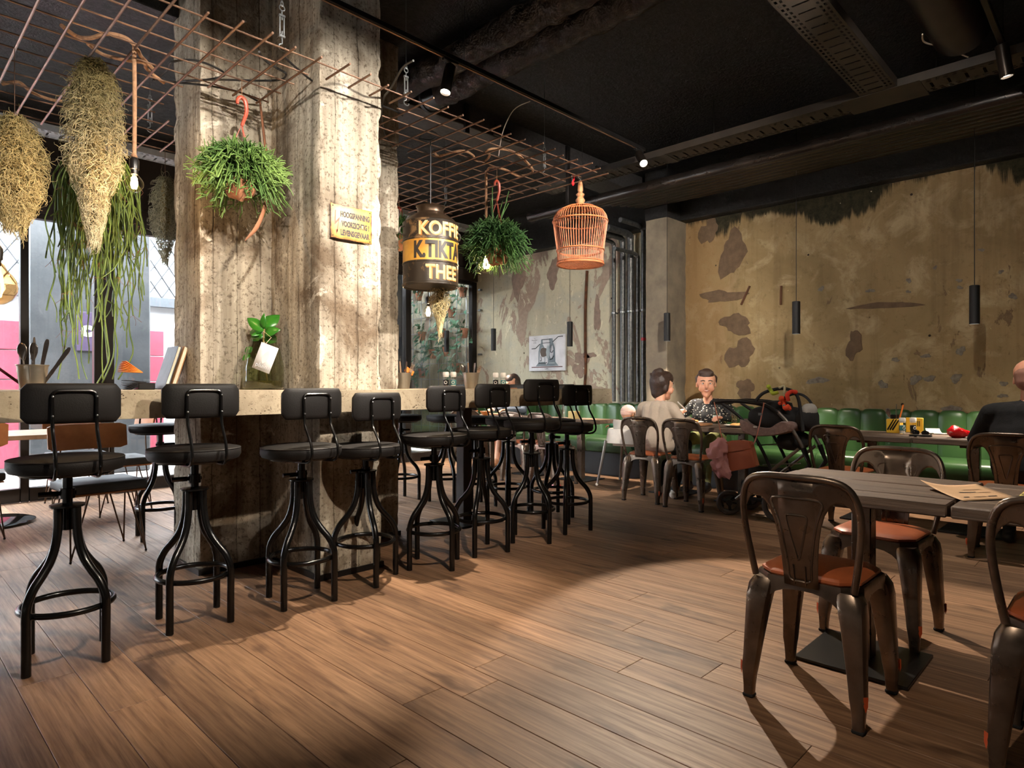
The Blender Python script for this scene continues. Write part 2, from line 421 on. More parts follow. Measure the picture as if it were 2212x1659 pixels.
for k_, px_ in enumerate((1008, 1085, 1226, 1300)):
    q_ = at(px_, 300, Y=4.235); obj('beam_bracket', MB().box((q_.x, 4.235, 3.46), (.05 if k_ % 2 == 0 else .22, .03, .26 if k_ % 2 == 0 else .10), .004, 1).ball((q_.x, 4.218, 3.52), .01, 8), SATIN, tr2)
struct('trim_3', MB().box((.1, 4.5, 3.5), (2.6, .5, .24), .006, 1), BLK)
# small square pillar against the right wall, black above the pipes
sp = rough_column('small_pillar', [(6.5, 3.86), (6.93, 3.86), (6.93, 4.14), (6.5, 4.14)], 0, 3.04, .035, .003, mk('grey render', S(128, 116, 98), .9, 0, S(104, 94, 80), 5, (40, .4)), chip=.012, board=9)
struct('pillar_head', MB().box((6.72, 4.0, 3.33), (.46, .30, .58), .004, 1), BLK, sp)
# damaged spots in the ochre plaster: real shallow lumps and mortar repairs
PATCH = mk('grey mortar', S(128, 118, 106), .95, 0, S(98, 88, 78), 30, (50, .5)); PATCHB = mk('brown mortar', S(110, 88, 66), .95, 0, S(88, 70, 52), 14, (40, .5))
def blob(px, py, wpx, hpx, mat, X, seed):
    c = at(px, py, X=X); s_ = Vector((c.x*CT+c.y*ST, 0)).x/FPX; r2 = random.Random(seed); n = 22; ph = [r2.uniform(0, 6.28) for _ in range(4)]
    poly = []
    for k in range(n):
        a = 2*PI*k/n; q = 1+.22*math.sin(2*a+ph[0])+.14*math.sin(3*a+ph[1])+.10*math.sin(5*a+ph[2])+.07*math.sin(8*a+ph[3])
        poly.append((c.y+wpx*s_*.65*q*math.cos(a), c.z+hpx*s_*.5*q*math.sin(a)))
    m = MB(); m.add([(X-.004, y, z) for y, z in poly]+[(X+.004, y+(y-c.y)*.08, z+(z-c.z)*.08) for y, z in poly],
          [tuple(range(n))]+[(i, (i+1) % n, n+(i+1) % n, n+i) for i in range(n)])
    return m
for k, (px, py, wp, hp, br) in enumerate([(1977, 820, 15, 20, 0), (2008, 818, 14, 14, 0), (2065, 817, 16, 17, 0), (1907, 831, 13, 16, 0), (1766, 822, 30, 14, 0),
        (2056, 883, 24, 15, 0), (1934, 777, 12, 8, 0), (2000, 769, 12, 9, 0), (2075, 758, 13, 16, 0), (2188, 640, 10, 13, 0), (1774, 624, 9, 10, 0), (1880, 628, 12, 8, 0),
        (2120, 540, 9, 6, 0), (2162, 587, 8, 7, 0), (1963, 606, 8, 9, 0), (2072, 606, 8, 8, 0), (2073, 621, 8, 7, 0), (1962, 630, 7, 6, 0), (2020, 578, 6, 7, 0), (2168, 829, 9, 12, 0), (2166, 855, 12, 9, 0),
        (1582, 548, 42, 92, 1), (1590, 700, 52, 40, 1), (1598, 765, 44, 60, 1), (1845, 745, 22, 60, 1), (1530, 500, 30, 52, 1), (1910, 660, 90, 14, 1), (1560, 640, 70, 26, 1), (1610, 840, 34, 36, 1)]):
    obj('plaster_patch', blob(px, py, wp, hp, None, 6.92, 40+k), PATCHB if br else PATCH, wr)
for px, py, tx in ((1610, 640, .5), (1687, 640, .02)):                     # short rusty bar stubs left in the plaster
    a = at(px, py, X=6.905)
    obj('bar_stub', MB().tube([a+Vector((0, -.05*tx*2, .11)), a+Vector((0, .05*tx*2, -.09))], .012, 7), mk('rust', S(92, 58, 36), .9), wr)
# rusty chase running down the pale wall, with crumbled edges
RUST = mk('rusty steel', S(110, 66, 40), .85, .3, S(66, 40, 27), 12, (30, .6))
a = at(1268, 585, X=6.925); b = at(1262, 850, X=6.925)
obj('rusty_conduit', MB().tube(cat([a, a+(b-a)*.3+Vector((0, .012, 0)), a+(b-a)*.6, a+(b-a)*.8+Vector((0, -.015, 0)), b], 5), .019, 8), RUST, wf)
for k, (px, py, wp, hp) in enumerate([(1258, 775, 26, 34), (1250, 800, 22, 30), (1275, 768, 22, 12), (1214, 832, 10, 20), (1195, 590, 24, 60), (1290, 680, 16, 60), (1120, 600, 26, 90)]):
    obj('plaster_patch', blob(px, py, wp, hp, None, 6.94, 90+k), mk('taupe mortar', S(122, 104, 92), .95, 0, S(140, 120, 106), 20) if k == 0 else D.materials['taupe mortar'], wf)

# ---- glass front along the street
GLS = glass('window glass', (.95, .97, .98, 1), .02, 1.2)
YW = 7.6
cuts = [(-2.9, -2.75), (-1.55, -1.45), (-.25, -.15), (1.09, 1.16), (1.69, 1.87), (3.3, 3.4), (4.3, 4.4), (5.55, 5.65), (6.84, 6.94)]
for k in range(len(cuts)-1):
    x0, x1 = cuts[k][1], cuts[k+1][0]; m = MB(); a, b = cuts[k]
    m.box(((a+b)/2, YW, 1.375), (b-a, .09, 2.75), .006, 1); m.box(((x0+x1)/2, YW, .065), (x1-x0, .09, .13), .006, 1)
    m.box(((x0+x1)/2, YW, 2.735), (x1-x0, .09, .05), .006, 1)
    if k == len(cuts)-2: a, b = cuts[k+1]; m.box(((a+b)/2, YW, 1.43), (b-a, .09, 2.64), .006, 1)
    f = struct('window_%d' % (k+1), m, FRAME)
    obj('pane', MB().box(((x0+x1)/2, YW+.01, 1.42), (x1-x0, .012, 2.59)), GLS, f)
struct('trim_4', MB().box((1.98, YW, 3.19), (9.92, .14, .86), .004, 1), FASC)
struct('trim_5', MB().box((1.98, YW-.11, 2.95), (9.9, .03, .03)), FRAME)

# ---- what stands outside the glass
WHT = mk('white render', S(190, 190, 190), .9, 0, S(176, 176, 178), 3)
struct('pavement', MB().box((2, 11.5, -.1), (18, 7.6, .1)), mk('pale paving', S(190, 186, 182), .9, 0, S(165, 160, 156), 2))
YF = 10.8
fa = thing('white_facade', 'white rendered building across the street with leaded lattice windows', 'building', (2.5, YF, 0))
def onto(par, m): return m.xf(Matrix.Translation(-par.location))
obj('wall', onto(fa, MB().box((2, YF+.3, 1.9), (17, .4, 4.0))), WHT, fa)
LEAD = mk('lead bars', S(52, 54, 58), .6)
PANEW = mk('bright leaded glass', S(232, 238, 244), .35)
for x0, x1 in ((-1.2, 1.56), (3.12, 6.0)):
    m = MB().box(((x0+x1)/2, YF+.08, 3.17), (x1-x0, .04, 1.42)); pw_ = obj('window', onto(fa, m), PANEW, fa)
    g = MB(); w_ = .21; h_ = .32; n_ = int((x1-x0)/w_)+4
    for k in range(-8, n_):
        for sg in (1, -1):
            xa = x0+k*w_; pts = []
            for q in range(41):
                xx = xa+sg*w_*q*.125 if sg > 0 else xa+w_*5-w_*q*.125
                zz = 2.47+h_*q*.125
                if x0 <= xx <= x1 and zz < 3.88: pts.append((xx, YF+.05, zz))
            if len(pts) > 1: g.tube([pts[0], pts[-1]], .009, 4)
    obj('lattice', onto(fa, g), LEAD, pw_)
    obj('transom', onto(fa, MB().box(((x0+x1)/2, YF+.02, 2.39), (x1-x0+.1, .12, .14))), mk('grey transom', S(86, 90, 96), .5), fa)
PINK = mk('pink garage door', S(150, 60, 78), .6, 0, S(138, 52, 68), 3)
for x0, x1, z1 in ((-1.5, 1.55, 1.98), (3.08, 3.33, 1.95), (4.3, 6.6, 1.95)):
    g = thing('garage_door', {-1.5: 'wide pink garage door across the street at the far left', 3.08: 'narrow pink door strip across the street beside the concrete pillar', 4.3: 'pink garage door across the street behind the pillar'}[x0], 'garage door', ((x0+x1)/2, YF, 0), 0, 'pink doors across the street')
    for q in range(5):
        hh = z1/5; obj('panel', MB().box((0, 0, hh*(q+.5)), (x1-x0, .08, hh-.012), .006, 1), PINK, g)
pr = solid('pillar_reflection', MB().box((2.147, 9.9, 1.9), (1.35, .5, 3.9), .02, 1), mk('dark grey reflection', S(40, 43, 46), .6, 0, S(62, 63, 65), 2.2, (18, .5)), 'grey concrete block standing in for the pillar reflection in the glass front', 'pier')  # solid block standing in for the pillar's reflection in the glass
a = MB(); vs, fs = letters('C', .02, .16); a.add([(x, 0, y) for x, y, z in vs], fs)
pl = solid('door_plate', MB().box((0, 0, 0), (.22, .015, .5), .004, 1), mk('violet plate', S(70, 56, 84), .5), 'violet plate with a white letter C on the pillar reflection block', 'sign', None, at(187, 716, Y=9.64))
obj('lettering', a, mk('plate white', S(190, 190, 194), .6), pl, (-.055, -.011, -.05))
struct('added_shade_side', MB().box((5.2, 8.6, 1.35), (.1, 1.66, 2.7)), FASC)  # hidden side wall, added to shade the plant wall
struct('added_shade_roof', MB().box((6.0, 8.62, 3.42), (2.4, 1.84, .12)), FASC)  # unseen slab, added to keep sky light off the plant wall
struct('vestibule_wall', MB().box((5.9, 9.5, 1.5), (2.1, .12, 3.3)), mk('blue grey panel', S(48, 52, 60), .6, 0, S(40, 44, 52), 2))
# ---- plant grid with terracotta pots on the far wall beyond the glass
STEELW = mk('pale steel wire', S(196, 198, 200), .35, .8)
pg = thing('plant_grid', 'pale steel wire grid fixed on the wall beyond the glass', 'grid', (6.86, 8.4, 0))
ys = [7.72+.235*k for k in range(7)]; zs = [.42+.265*k for k in range(9)]
for y in ys: obj('wire', MB().tube([(0, y-8.4, .3), (0, y-8.4, 2.72)], .007, 6), STEELW, pg)
for z in zs: obj('wire', MB().tube([(.012, 7.66-8.4, z), (.012, 9.2-8.4, z)], .006, 6), STEELW, pg)
TERRA = mk('terracotta', S(176, 112, 82), .85, 0, S(150, 94, 70), 8); SOIL = mk('soil', S(40, 30, 24), 1)
IVY = mk('ivy green', S(62, 104, 66), .45, 0, S(36, 74, 54), 9); IVY2 = mk('pale ivy', S(96, 140, 108), .45, 0, S(58, 108, 84), 9)
def leaf_blade(m, base, tip, wid, nrm, lob=0, mi=0):
    b, e = Vector(base), Vector(tip); ax = e-b; L = ax.length
    if L < 1e-6: return
    ax /= L; sd = ax.cross(Vector(nrm)); sd = sd.normalized() if sd.length > 1e-4 else ax.orthogonal().normalized(); up = sd.cross(ax)
    prof = [(0, .06), (.18, .7), (.38, 1), (.62, .86), (.84, .46), (1, .02)]
    if lob: prof = [(0, .1), (.12, .95), (.24, .5), (.42, 1), (.55, .42), (.74, .5), (1, .02)]
    vs = []
    for u, q in prof:
        c = b+ax*L*u-up*L*.22*u*u; vs += [c-sd*wid*q+up*wid*.25*q, c, c+sd*wid*q+up*wid*.25*q]
    fs = []
    for i in range(len(prof)-1): k = 3*i; fs += [(k, k+1, k+4, k+3), (k+1, k+2, k+5, k+4)]
    m.add(vs, fs, mi)
POTS = [(905, 640), (1000, 632), (975, 676), (912, 727), (953, 720), (1003, 720), (965, 760), (912, 806), (935, 765), (986, 795), (962, 665), (925, 690), (1010, 672), (1018, 800)]
POTL = ['terracotta ivy pot at the top left of the wire grid', 'terracotta ivy pot at the top right corner of the wire grid', 'terracotta ivy pot under the coffee can, upper middle of the grid',
 'terracotta ivy pot at the left edge of the grid, mid height', 'small terracotta ivy pot beside the hanging tube lamp on the grid', 'terracotta ivy pot at the right edge of the grid, mid height',
 'terracotta ivy pot right below the tube lamp on the grid', 'terracotta ivy pot at the bottom left of the grid above the cutlery bucket', 'terracotta ivy pot in the lower left of the grid, second row up',
 'terracotta ivy pot at the bottom right of the grid behind the pepper mills']
POTS = POTS[:10]
for k, (px, py) in enumerate(POTS):
    c = at(px, py, X=6.78); r2 = random.Random(k)
    t_ = thing('potted_ivy', POTL[k], 'plant', c, 0, 'terracotta ivy pots on the wire grid')
    obj('pot', MB().lathe([(.045, -.075), (.066, .045), (.074, .045), (.076, .078), (.066, .078), (.062, .05), (0.001, .05)], 18), TERRA, t_)
    m = MB(); m2 = MB()
    for q in range(26):
        a = r2.uniform(0, 6.28); R_ = r2.uniform(.03, .15); dz = r2.uniform(-.2, .14) if q < 17 else r2.uniform(-.42, -.1)
        p = Vector((-.02-abs(math.cos(a))*R_*.8, math.sin(a)*R_*1.3, .09+dz)); L = r2.uniform(.06, .12)
        d = Vector((-.5-r2.random()*.5, math.sin(a)*.8, r2.uniform(-.9, .5))).normalized()
        leaf_blade(m, p, p+d*L, L*.42, (-1, .1, .6), 1, q % 2)
        m2.tube(cat([(0, 0, .06), (p.x*.6, p.y*.6, max(.1, p.z+.05)), p], 3), .0022, 4)
    obj('leaves', m, [IVY, IVY2], t_, ang=0); obj('stems', m2, IVY, t_)
# wall clips of the glass frame on the pale wall
for z in (.95, 1.6, 2.3, 2.62): obj('clip', MB().box((6.91, 7.45, z), (.05, .06, .03), .004, 1), GALV, wf)
# ================================================================ FURNITURE
# ---- bar counter
outer = [(-1.4, 3.15), (4.44, 3.15), (4.44, 3.34), (3.93, 3.34), (3.93, 4.95), (-1.4, 4.95)]
def rect_off(poly, d): return off(poly, d)
bar = thing('bar_counter', 'long thick cast concrete bar counter wrapped around the raw pillar', 'counter', (1.5, 4.05, 0))
m = rough_mb(outer, .957, 1.078, .025, .003, .012, 9, .62)
hole = [tuple(p) for p in off(CROSS, .006)]
def key_face(z, ins):
    o = off(outer, -ins); k = min(range(len(hole)), key=lambda i: (hole[i][0]-o[0][0])**2+(hole[i][1]-o[0][1])**2)
    h = hole[::-1]; j = h.index(hole[k]); h = h[j:]+h[:j]+[h[j]]
    return [(x, y, z) for x, y in [o[0]]+o[1:]+[o[0]]+h]
for z, ins in ((1.0785, .004), (.956, .004)):
    vs = key_face(z, ins); m.add(vs, [tuple(range(len(vs)))])
obj('counter_slab', m.xf(Matrix.Translation((-1.5, -4.05, 0))), BARC, bar)
POSTM = mk('dark stained post', S(52, 42, 36), .6, 0, S(36, 30, 26), 10, (40, .3))
for x, y in ((3.46, 3.92), (-.7, 4.05)):
    obj('post', MB().box((x-1.5, y-4.05, .478), (.09, .09, .955), .004, 1), POSTM, bar)
    obj('foot_plate', MB().box((x-1.5, y-4.05, .007), (.4, .4, .012), .002, 1), SATIN, bar)

# ---- bar stools
FAB = mk('charcoal leather', S(25, 22, 21), .6, 0, S(19, 17, 16), 6, (180, .25), Specular_IOR_Level=.28)
FABD = mk('charcoal leather seam', S(22, 20, 20), .6)
STEELB = mk('gloss black steel', S(16, 15, 15), .24, .3, S(22, 21, 20), 8)
def make_stool(sz, label):
    t = thing('bar_stool', label, 'bar stool')
    m = MB().lathe([(.001, sz-.060), (.17, sz-.060), (.193, sz-.053), (.202, sz-.034), (.201, sz-.012), (.196, sz-.003), (.17, sz+.003), (.10, sz+.007), (.001, sz+.008)], 36, cap=False)
    s_ = obj('seat', m, FAB, t)
    obj('piping', MB().tube([(.1985*math.cos(2*PI*k/36), .1985*math.sin(2*PI*k/36), sz-.006) for k in range(36)], .0035, 5, True), FABD, s_)
    obj('seat_plate', MB().lathe([(.16, sz-.068), (.165, sz-.060)], 28), STEELB, t)
    bz = sz+.218; m = MB(); secs = []                               # backrest pad: shallow curved rounded cushion
    nx = 18
    for k in range(nx+1):
        u = -1+2*k/nx; x = .165*u; rr = min(1, math.sqrt(max(0, 1-max(0, (abs(u)-.84)/.16)**2)))
        hh = .078-.024*(1-rr); yc = -.128+.022*u*u; tk = .021*(.35+.65*math.sqrt(max(0, 1-u**6)))
        ring = []
        for q in range(16):
            a = 2*PI*q/16; cy_, cz_ = math.cos(a), math.sin(a)
            ring.append((x, yc+tk*math.copysign(abs(cy_)**.8, cy_), bz+hh*math.copysign(abs(cz_)**.35, cz_)))
        secs.append(ring)
    m.loft(secs); b_ = obj('backrest', m, FAB, t)
    w_ = .072; path = []
    half = [(w_, -.05, sz-.072), (w_, -.13, sz-.072), (w_, -.19, sz-.066), (w_, -.222, sz-.045), (w_, -.226, sz-.012), (w_, -.212, sz+.035), (w_, -.178, sz+.085), (w_, -.158, sz+.125), (w_, -.152, sz+.2), (w_, -.150, sz+.246), (w_*.85, -.150, sz+.263), (w_*.5, -.150, sz+.266)]
    path = half+[(-x, y, z) for x, y, z in reversed(half)]
    fr = obj('back_frame', MB().tube(cat(path, 3), .0068, 8), STEELB, t)
    for sx in (1, -1):
        for dz in (.17, .245): obj('screw', MB().ball((sx*w_, -.1605, sz+dz), .0045, 8), GALV, fr)
    obj('stem', MB().tube([(0, 0, .52), (0, 0, sz-.06)], .018, 14), STEELB, t)
    hz = sz-.148
    obj('crank_handle', MB().tube([(.03, 0, hz), (-.085, .012, hz)], .0085, 8).tube([(-.03, .004, hz), (-.095, .013, hz)], .011, 8).lathe([(.027, hz-.02), (.027, hz+.02)], 14), STEELB, t)
    obj('collar', MB().lathe([(.058, .612), (.062, .615), (.062, .622), (.02, .628)], 24), STEELB, t)
    legp = [(.18, .002), (.18, .12), (.18, .235), (.172, .28), (.148, .325), (.112, .365), (.078, .41), (.056, .465), (.045, .53), (.043, .612)]
    for k in range(4):
        a = PI/4*2*k+.2
        obj('leg', MB().tube(cat([(r*math.cos(a), r*math.sin(a), z) for r, z in legp], 4), .0165, 10), STEELB, t)
    obj('foot_ring', MB().tube([(.158*math.cos(2*PI*k/40), .158*math.sin(2*PI*k/40), .222) for k in range(40)], .0125, 10, True), STEELB, t)
    return t
def stool_at(x, y, rz, sz, label, spin=0):
    t = make_stool(sz, label); t.location = (x, y, 0); t.rotation_euler = (0, 0, rz); t['group'] = 'bar stools around the concrete counter'
    for c in t.children:                                              # the legs do not turn with the seat
        if c.name.split('.')[0] in ('leg', 'foot_ring', 'collar'): c.rotation_euler = (0, 0, spin-rz)
R_ = math.radians
for k, (x, y, rz, sz, sp_, lab) in enumerate([
    (.601, 3.101, -2, .815, 22, 'dark leather bar stool at the near left end of the counter'),
    (1.114, 3.17, -4, .815, 26, 'dark leather bar stool left of the pillar, second from the left end'),
    (1.61, 3.09, 2, .794, 24, 'dark leather bar stool in front of the pillar recess, below the glass bottle vase'),
    (2.03, 3.146, 4, .768, 64, 'lowest set dark leather bar stool, in front of the pillar below the enamel sign'),
    (2.49, 3.10, 6, .806, 76, 'dark leather bar stool just right of the pillar'),
    (2.921, 3.137, 3, .819, 22, 'dark leather bar stool in front of the dark counter post'),
    (3.394, 3.114, -6, .852, 74, 'highest set dark leather bar stool, second from the far end of the counter front'),
    (3.812, 3.132, -3, .813, 24, 'dark leather bar stool at the far right end of the counter front')]):
    stool_at(x, y, R_(rz), sz, lab, R_(sp_))
for x, y, rz, sp_, lab in [(1.56, 5.12, 180, 25, 'bar stool behind the counter, half hidden by the left edge of the pillar'),
    (3.70, 5.12, 180, 30, 'bar stool at the back corner of the counter, seen just right of the pillar'),
    (4.0, 4.78, 90, 60, 'bar stool behind the counter, second one right of the pillar'),
    (4.0, 4.36, 90, 22, 'bar stool behind the dark counter post'),
    (4.0, 3.95, 90, 30, 'bar stool behind the counter, seen between the two stools right of the post'),
    (4.12, 3.55, 93, 12, 'bar stool behind the far right end of the counter')]:
    stool_at(x, y, R_(rz), .82, lab, R_(sp_))

# ---- gunmetal cafe chairs with tan seat pads
GUN = NT('worn gunmetal'); v = GUN.co('Object', rand=True); n1 = GUN.noise(v, 5, 5, .6)
GUN.P(Base_Color=GUN.mix(GUN.ramp(n1, (.35, 0), (.65, 1)), S(84, 72, 63), S(124, 108, 94)), Metallic=.85, Roughness=GUN.ramp(GUN.noise(v, 16, 4), (.3, .24), (.7, .40))); GUN = GUN.m
TAN = mk('tan leather', S(170, 92, 52), .42, 0, S(148, 74, 40), 5, (90, .2))
RUB = mk('black rubber', S(18, 17, 17), .8); ORNG = mk('orange primer', S(190, 78, 34), .6)
def make_cafe_chair():
    t = thing('cafe_chair', 'x', 'chair')
    by = lambda z: -.178-.062*(z-.44)/.36
    hx = [(.160, .435), (.170, .49), (.181, .56), (.189, .63), (.190, .68), (.184, .725), (.168, .765), (.138, .789), (.09, .799), (.04, .801), (0, .801)]
    arch = [(x, by(z)+.02*(x/.19)**2-.012, z) for x, z in hx]; arch = arch+[(-x, y, z) for x, y, z in reversed(arch[:-1])]
    obj('back_frame', MB().tube(cat(arch, 3), .0115, 10), GUN, t)
    L = [(0, .425), (.028, .425), (.056, .425), (.0565, .47), (.060, .53), (.066, .59), (.0755, .64), (.088, .68), (.104, .708), (.122, .724), (.143, .727), (.162, .714), (.177, .685), (.186, .652)]
    def U(x):
        for (a, za), (b, zb) in zip(hx[4:], hx[5:]):
            if b <= x <= a: return za+(zb-za)*(a-x)/(a-b)
        return .68
    cols = [(-x, z) for x, z in reversed(L[1:])]+L; m = MB(); vs = []; nz = 7
    for x, zl in cols:
        zu = max(U(abs(x)), zl+.004)
        for q in range(nz+1):
            z = zl+(zu-zl)*q/nz; vs.append((x, by(z)+.02*(x/.19)**2-.012-.006*math.cos(x/.06*1.5)*(1 if abs(x) < .06 else 0)*(z < .7), z))
    m.add(vs, [(i*(nz+1)+q, (i+1)*(nz+1)+q, (i+1)*(nz+1)+q+1, i*(nz+1)+q+1) for i in range(len(cols)-1) for q in range(nz)])
    b_ = obj('back_sheet', m, GUN, t, ang=50); so = b_.modifiers.new('thickness', 'SOLIDIFY'); so.thickness = .003
    def ridge(pts, r):
        p = [(x, by(z)+.02*(x/.19)**2-.012-.006*math.cos(x/.06*1.5)*(abs(x) < .06), z) for x, z in pts]
        obj('ridge', MB().tube(cat(p, 3, True), r, 6, True), GUN, b_)
    ridge([(-.066, .728), (0, .731), (.066, .728), (.082, .716), (.080, .70), (.064, .655), (.05, .59), (.038, .50), (.034, .45), (0, .445), (-.034, .45), (-.038, .50), (-.05, .59), (-.064, .655), (-.080, .70), (-.082, .716)], .0042)
    ridge([(-.026, .672), (0, .674), (.026, .672), (.034, .664), (.028, .63), (.012, .56), (0, .52), (-.012, .56), (-.028, .63), (-.034, .664)], .0036)
    for sx in (1, -1): obj('groove', MB().tube([(sx*.02, by(.5)-.02, .5), (sx*.018, by(.43)-.019, .432)], .003, 5), GUN, b_)
    oc = lambda s_, c, d=0: [(s_+d, -c), (s_+d, c), (c, s_+d), (-c, s_+d), (-s_-d, c), (-s_-d, -c), (-c, -s_-d), (c, -s_-d)]
    pan = oc(.172, .118)
    m = MB(); per = []
    for k in range(8):
        a, b = Vector(pan[k]), Vector(pan[(k+1) % 8]); n_ = 8 if (b-a).length > .15 else 3
        for j in range(n_): per.append((a+(b-a)*j/n_, abs(2*j/n_-1) if n_ == 8 else 1))
    secs = [[(p.x*f, p.y*f, z if z is not None else .408-.045*s_**3) for p, s_ in per] for f, z in ((.96, .441), (1.0, .443), (1.012, .437), (1.016, .425), (1.03, None), (1.015, None), (.97, .43))]
    m.loft(secs, caps=False); m.add([(p.x*.97, p.y*.97, .4405) for p, s_ in per], [tuple(range(len(per)))])
    obj('seat_pan', m, GUN, t)
    for sy in (-1, 1): obj('under_brace', MB().box((0, sy*.10, .402), (.30, .02, .022), .003, 1), GUN, t)
    base = []
    for k in range(8):
        a, b = Vector(pan[k]), Vector(pan[(k+1) % 8]); n_ = 8 if (b-a).length > .15 else 3
        for j in range(n_): base.append(a+(b-a)*j/n_)
    m = MB().loft([[(p.x*f, p.y*f, z) for p in base] for f, z in ((.93, .441), (.955, .447), (.95, .455), (.90, .462), (.75, .468), (.45, .472), (.12, .474))])
    obj('seat_pad', m, TAN, t)
    for sx in (1, -1):
        for sy in (1, -1):
            secs = []
            for z, cx, cy_, h in [(.428, .138, .142, .034), (.40, .146, .150, .042), (.36, .153, .158, .041), (.30, .159, .165, .036), (.22, .166, .173, .031), (.15, .172, .180, .027), (.105, .176, .185, .0255), (.075, .177, .187, .0215), (.04, .1775, .188, .0185), (.012, .178, .189, .0175)]:
                ring = []
                for q in range(12):
                    a = 2*PI*q/12+PI/12; e = .5
                    ring.append((sx*(cx+h*math.copysign(abs(math.cos(a))**e, math.cos(a))), sy*(cy_+h*math.copysign(abs(math.sin(a))**e, math.sin(a))), z))
                secs.append(ring)
            l_ = obj('leg', MB().loft(secs), GUN, t)
            obj('foot_cap', MB().box((sx*.178, sy*.189, .007), (.037, .037, .014), .004, 1), RUB, l_)
            rot = Matrix.Rotation(math.atan2(sy, sx), 3, 'Z')
            dm = MB(); dm.add([(.0, -.011, .125), (0, .011, .125), (.0, .010, .095), (0, 0, .075), (0, -.010, .095)], [(0, 1, 2, 3, 4)])
            dm.v = [tuple(rot @ Vector((x+.2858-abs(z-.102)*.06, y*.7, z))) for x, y, z in dm.v]
            obj('leg_notch', dm, ORNG, l_)
    return t
cc0 = make_cafe_chair(); first = [True]
def cafe_chair(x, y, rz, label):
    g = 'gunmetal cafe chairs with tan seats'
    if first[0]:
        cc0.location = (x, y, 0); cc0.rotation_euler = (0, 0, R_(rz)); cc0['label'] = label; cc0['group'] = g; first[0] = False; return cc0
    return dup(cc0, (x, y, 0), R_(rz), label, g)
for a in [(2.41, .81, -90, 'gunmetal cafe chair in the foreground, back to the camera, at the near wooden table'),
          (3.225, .825, 88, 'gunmetal cafe chair facing the camera across the near wooden table, shiny top rail'),
          (2.43, .105, -90, 'gunmetal cafe chair cut by the right picture edge in the foreground'),
          (5.37, 1.62, -92, 'empty gunmetal cafe chair tucked under the table by the green bench'),
          (5.2, .60, -86, 'gunmetal cafe chair that the person in the black sweater sits on'),
          (5.385, 3.385, -86, 'gunmetal cafe chair that the person in the cream sweater sits on'),
          (5.34, 2.90, -90, 'empty gunmetal cafe chair beside the person in the cream sweater'),
          (5.48, 4.70, -90, 'gunmetal cafe chair behind the counter end, right one of the two by the far bench'),
          (5.46, 5.13, -90, 'gunmetal cafe chair behind the counter end, left one of the two by the far bench'),
          (5.45, 6.05, -60, 'gunmetal cafe chair near the plant window, behind the stools')]: cafe_chair(*a)

# ---- wooden pedestal tables, every board a piece
t = NT('weathered table oak'); v = t.co('Object', rand=True); vg = t.n('Mapping', Vector=v, Scale=(42, 2.4, 42)).outputs[0]
g1 = t.noise(vg, 1, 6, .7, .5); g2 = t.noise(v, 3, 4)
c = t.mix(t.ramp(g1, (.32, 0), (.68, 1)), S(54, 42, 34), S(116, 95, 78)); c = t.mix(t.ramp(g2, (.4, 0), (.7, .5)), c, S(84, 66, 52))
c = t.mix(t.ramp(g1, (.28, .9), (.38, 0)), c, S(26, 20, 17))
t.P(Base_Color=c, Roughness=.62, Normal=t.bump(g1, .8, .008)); WOODT = t.m
def table(x, y, w_, l_, h_, label, boards=5, base=.4, rz=0):
    t = thing('pedestal_table', label, 'table', (x, y, 0), rz, 'weathered wooden pedestal tables')
    bw = w_/boards; r2 = random.Random(int(x*100+y*10))
    for k in range(boards):
        obj('board', MB().box((-w_/2+bw*(k+.5), 0, h_-.021+r2.uniform(-.0015, .001)), (bw-.005, l_-.005, .042), .005, 1), WOODT, t)
    obj('batten', MB().box((0, 0, h_-.052), (w_*.8, .1, .02), .003, 1), WOODT, t)
    obj('post', MB().box((0, 0, (h_-.06)/2+.005), (.072, .072, h_-.07), .004, 1), GUN, t)
    obj('base_plate', MB().box((0, 0, .008), (base, base, .013), .002, 1), SATIN, t)
    return t
TZ = .71
table(2.845, .792, .71, .695, TZ, 'near weathered wooden table between the two foreground chairs')
table(2.845, .092, .71, .695, TZ, 'weathered wooden table pushed against the near one, cut by the right edge')
table(5.90, 1.57, .68, .68, TZ, 'wooden table by the green bench in front of the empty chair')
table(5.90, .88, .68, .68, TZ, 'wooden table by the green bench carrying the red bottle')
table(5.93, 3.42, .68, .72, TZ, 'wooden table where the couple sits, left half with plates')
table(5.93, 2.70, .68, .70, TZ, 'wooden table behind the stroller, right half of the couple\'s table')
table(5.98, 4.70, .62, .68, TZ, 'wooden table behind the counter end near the baby chair')
table(5.95, 6.2, .66, .75, TZ, 'wooden table near the plant window where the bare legged person sits')
table(5.95, 5.42, .62, .66, TZ, 'wooden table at the far bench between the two chairs and the plant window')
wt = thing('window_table', 'long pale wooden table on a steel column with round glossy base by the window', 'table', (.72, 6.56, 0))
for k in range(4): obj('board', MB().box((0, -.30+.2*k, .70), (1.35, .195, .035), .003, 1), mk('pale oak top', S(150, 118, 88), .5, 0, S(124, 96, 70), 7) if k == 0 else D.materials['pale oak top'], wt)
obj('column', MB().tube([(0, 0, .01), (0, 0, .68)], .055, 24), mk('brushed steel', S(150, 140, 128), .3, .9, S(120, 112, 104), 9), wt)
obj('base_disc', MB().lathe([(.33, .001), (.33, .018), (.30, .028), (.06, .034)], 48), mk('black gloss base', S(12, 12, 13), .08), wt)

